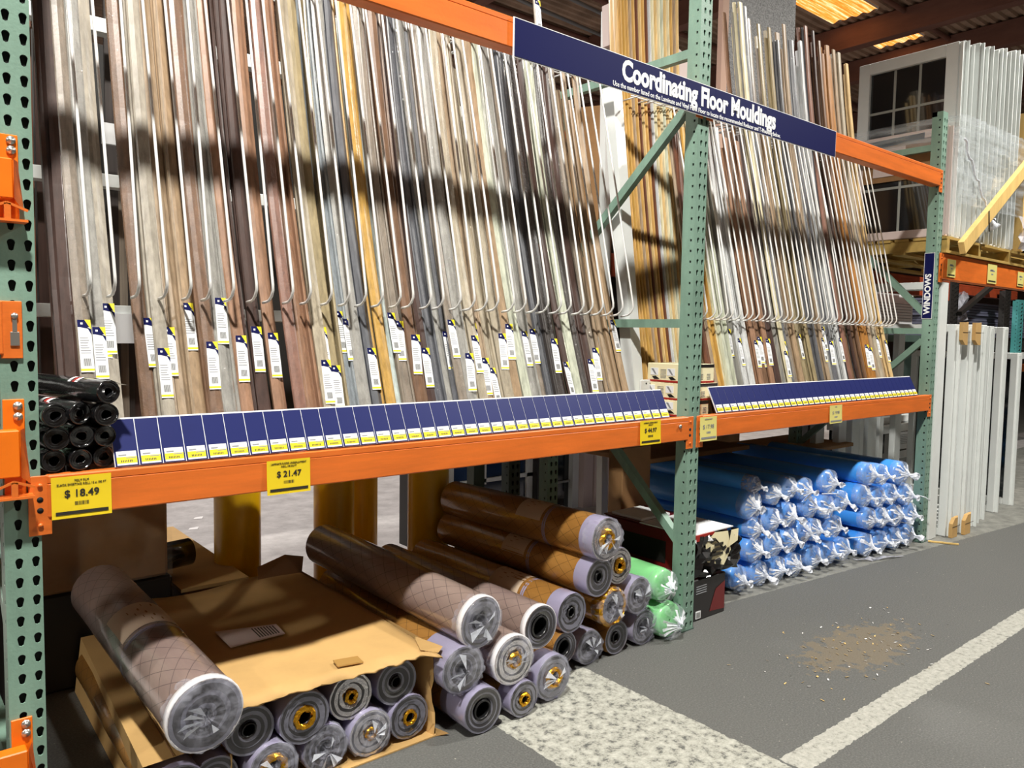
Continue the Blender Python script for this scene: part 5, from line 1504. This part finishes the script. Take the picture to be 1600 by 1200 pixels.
mb = MB(); mb.box((6.3, 1.2, 1.92), (8.4, 1.55, 2.06), M_PALLET); single('pallet', mb, 'shaded timber pallet behind the right bay dividers', 'pallet')

# behind the left bay
t = thing('back_window', 'blue dark window with white muntins behind the yellow bollard', 'window', (3.2, 2.3, 0))
mb = MB(); mb.box((2.9, 2.32, .0), (3.75, 2.34, .75), M_GLASSB); mb.build('glass_pane', t)
for (a, b) in (((2.94, 2.30, .0), (2.975, 2.33, .75)), ((3.25, 2.30, .30), (3.28, 2.33, .75)), ((2.94, 2.30, .315), (3.75, 2.33, .345)), ((3.69, 2.30, 0), (3.75, 2.34, .75))):
    mb = MB(); mb.box(a, b, M_WOODW); mb.build('muntin', t)
t = thing('back_window', 'black glazed window unit seen behind the gold brown rolls', 'window', (4.1, 2.3, 0))
mb = MB(); mb.box((3.88, 2.32, .0), (4.24, 2.34, .8), M_GLASSD); mb.build('glass_pane', t)
mb = MB(); mb.box((4.17, 2.27, .0), (4.24, 2.34, .8), M_WOODW); mb.build('jamb', t)
mb = MB(); mb.box((3.9, 2.30, .22), (4.17, 2.325, .235), M_MUNT); mb.build('muntin', t)
for k in range(7):
    mb = MB(); x = 4.25 + .065 * k; mb.box((x, 2.22 + .01 * (k % 2), .0), (x + .055, 2.30, .85), M_PINKW)
    single('door_casing', mb, f'whitish casing board standing on edge behind the rolls, {ORD[k]} from left', 'board', group='casing boards behind the rolls')
mb = MB(); mb.box((3.75, 2.24, 0), (3.87, 2.3, .9), M_DARKST); single('rack_post', mb, 'dark post between the two windows behind the rolls', 'rack post')
mb = MB(); mb.box((5.3, 1.9, .0), (6.0, 2.3, .9), M_KRAFTD); single('brown_carton', mb, 'large brown carton far behind the cart and green brace', 'carton')
# back to back rack seen between the left mouldings
t = thing('back_rack', 'dark rack behind the left mouldings with grey white rails', 'rack', (.5, 1.3, 0))
for (z0, z1) in ((2.66, 2.72), (2.035, 2.09), (1.49, 1.545)):
    mb = MB(); mb.box((-1.4, 1.30, z0), (2.5, 1.36, z1), M_WOODW, .003); mb.build('rail', t)
mb = MB(); mb.box((.40, 1.28, 1.385), (.60, 1.30, 1.51), M_WHITE); mb.build('label_sheet', t, label='white sheet on the lower rail')
mb = MB(); mb.box((.45, 1.28, 2.21), (.60, 1.30, 2.295), M_WHITE); mb.build('label_sheet', t, label='white sheet below the upper rail')
for x in (-1.45, 2.45):
    mb = MB(); mb.box((x, 1.36, 0), (x + .08, 1.43, 2.72), M_DGREEN); mb.build('post', t)
mb = MB(); mb.box((-1.5, 2.2, .9), (2.5, 2.25, 2.9), M_DARKST); mb.build('shade_sheet', t)  # added dark sheet, stands in for the unlit depth behind the mouldings
for x in (-1.45, 2.45):
    mb = MB(); mb.box((x, 2.1, 0), (x + .05, 2.2, 2.9), M_DARKST); mb.build('post', t)
t = thing('back_rack', 'dark rack behind the right mouldings with an orange and a red beam', 'rack', (5.5, 1.7, 0))
mb = MB(); mb.box((2.9, 1.75, .95), (7.15, 1.8, 2.9), M_DARKST); mb.build('shade_sheet', t)  # another added sheet, its dark colour replaces the shade behind this bay
for x in (4.6, 7.05):
    mb = MB(); mb.box((x, 1.8, 0), (x + .08, 1.88, 2.9), M_DARKST); mb.build('post', t)
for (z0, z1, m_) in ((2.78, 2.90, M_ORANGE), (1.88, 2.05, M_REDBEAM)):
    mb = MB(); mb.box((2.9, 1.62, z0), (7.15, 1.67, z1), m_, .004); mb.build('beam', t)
mb = MB(); mb.box((2.9, 1.67, 1.0), (7.15, 1.75, 1.03), M_DARKST); mb.build('deck', t)
for k, (x, tone) in enumerate(((.18, 'walnut'), (.235, 'dark_brown'), (.26, 'khaki'), (.50, 'charcoal'), (.535, 'taupe'), (.56, 'charcoal'), (.59, 'dark_brown'), (.33, 'dark_brown'), (.42, 'charcoal'), (.545, 'golden'))):
    mb = MB(); z1 = 3.1 if tone != 'golden' else 2.1
    mb.box((x, 1.42 + .01 * k, 1.0), (x + .045, 1.44 + .01 * k, z1), wood(tone, TONES[tone][1]))
    single('trim_strip', mb, f'{TONES[tone][0]} strip on the rack behind, {["far left","left","pale left","centre","thin centre","centre right","right","gap left","gap centre","lower gap"][k]} of the left gap', 'trim strip', group='strips on the rack behind')
# ------------------------------------------------------------------ litter on the floor
mb = MB(); rr = random.Random(17); vs = []
for j in range(4):
    for i in range(9):
        f = i / 8; vs.append((4.60 + .36 * f + rr.uniform(-.012, .012), .06 - .13 * f + (j - 1.5) * .022 * (1 - abs(f - .4)) + rr.uniform(-.008, .008), .004 + rr.uniform(0, .022) * (1 - f * .6)))
mb.faces(vs, [(j * 9 + i, j * 9 + i + 1, (j + 1) * 9 + i + 1, (j + 1) * 9 + i) for j in range(3) for i in range(8)], M_BAGP, False); single('plastic_scrap', mb, 'torn grey plastic scrap on the asphalt before the blue rolls', 'plastic scrap')
mb = MB(); mb.bar((5.51, -.02, .008), (5.60, -.19, .008), .014, .01, M_PINE); single('wood_stick', mb, 'thin wooden stick on the floor by the right upright', 'stick')
for (x, y, lb) in ((1.42, 3.4, 'left'), (1.62, 2.75, 'middle'), (1.55, 3.7, 'far')):
    mb = MB(); mb.faces([(x, y, .002), (x + .06, y - .02, .002), (x + .08, y + .02, .01), (x + .02, y + .03, .006)], [(0, 1, 2, 3), (3, 2, 1, 0)], M_SAND); single('paper_scrap', mb, f'white paper scrap on the bright floor behind the bollards, {lb} one', 'paper scrap')
mb = MB(); rr = random.Random(77)
for k in range(130):
    x, y = rr.gauss(3.25, .33), rr.gauss(-.62, .13)
    a = rr.uniform(0, 3.14); l, w = rr.uniform(.003, .011), rr.uniform(.0015, .004)
    c, s = math.cos(a), math.sin(a)
    mb.poly([(x - c * l + s * w, y - s * l - c * w, .0025), (x + c * l + s * w, y + s * l - c * w, .0025), (x + c * l - s * w, y + s * l + c * w, .004), (x - c * l - s * w, y - s * l + c * w, .004)], M_SAND if k % 3 == 0 else M_PINE)
o = single('wood_chips', mb, 'scatter of pale wood chips and sawdust on the asphalt', 'wood chips'); o['kind'] = 'stuff'
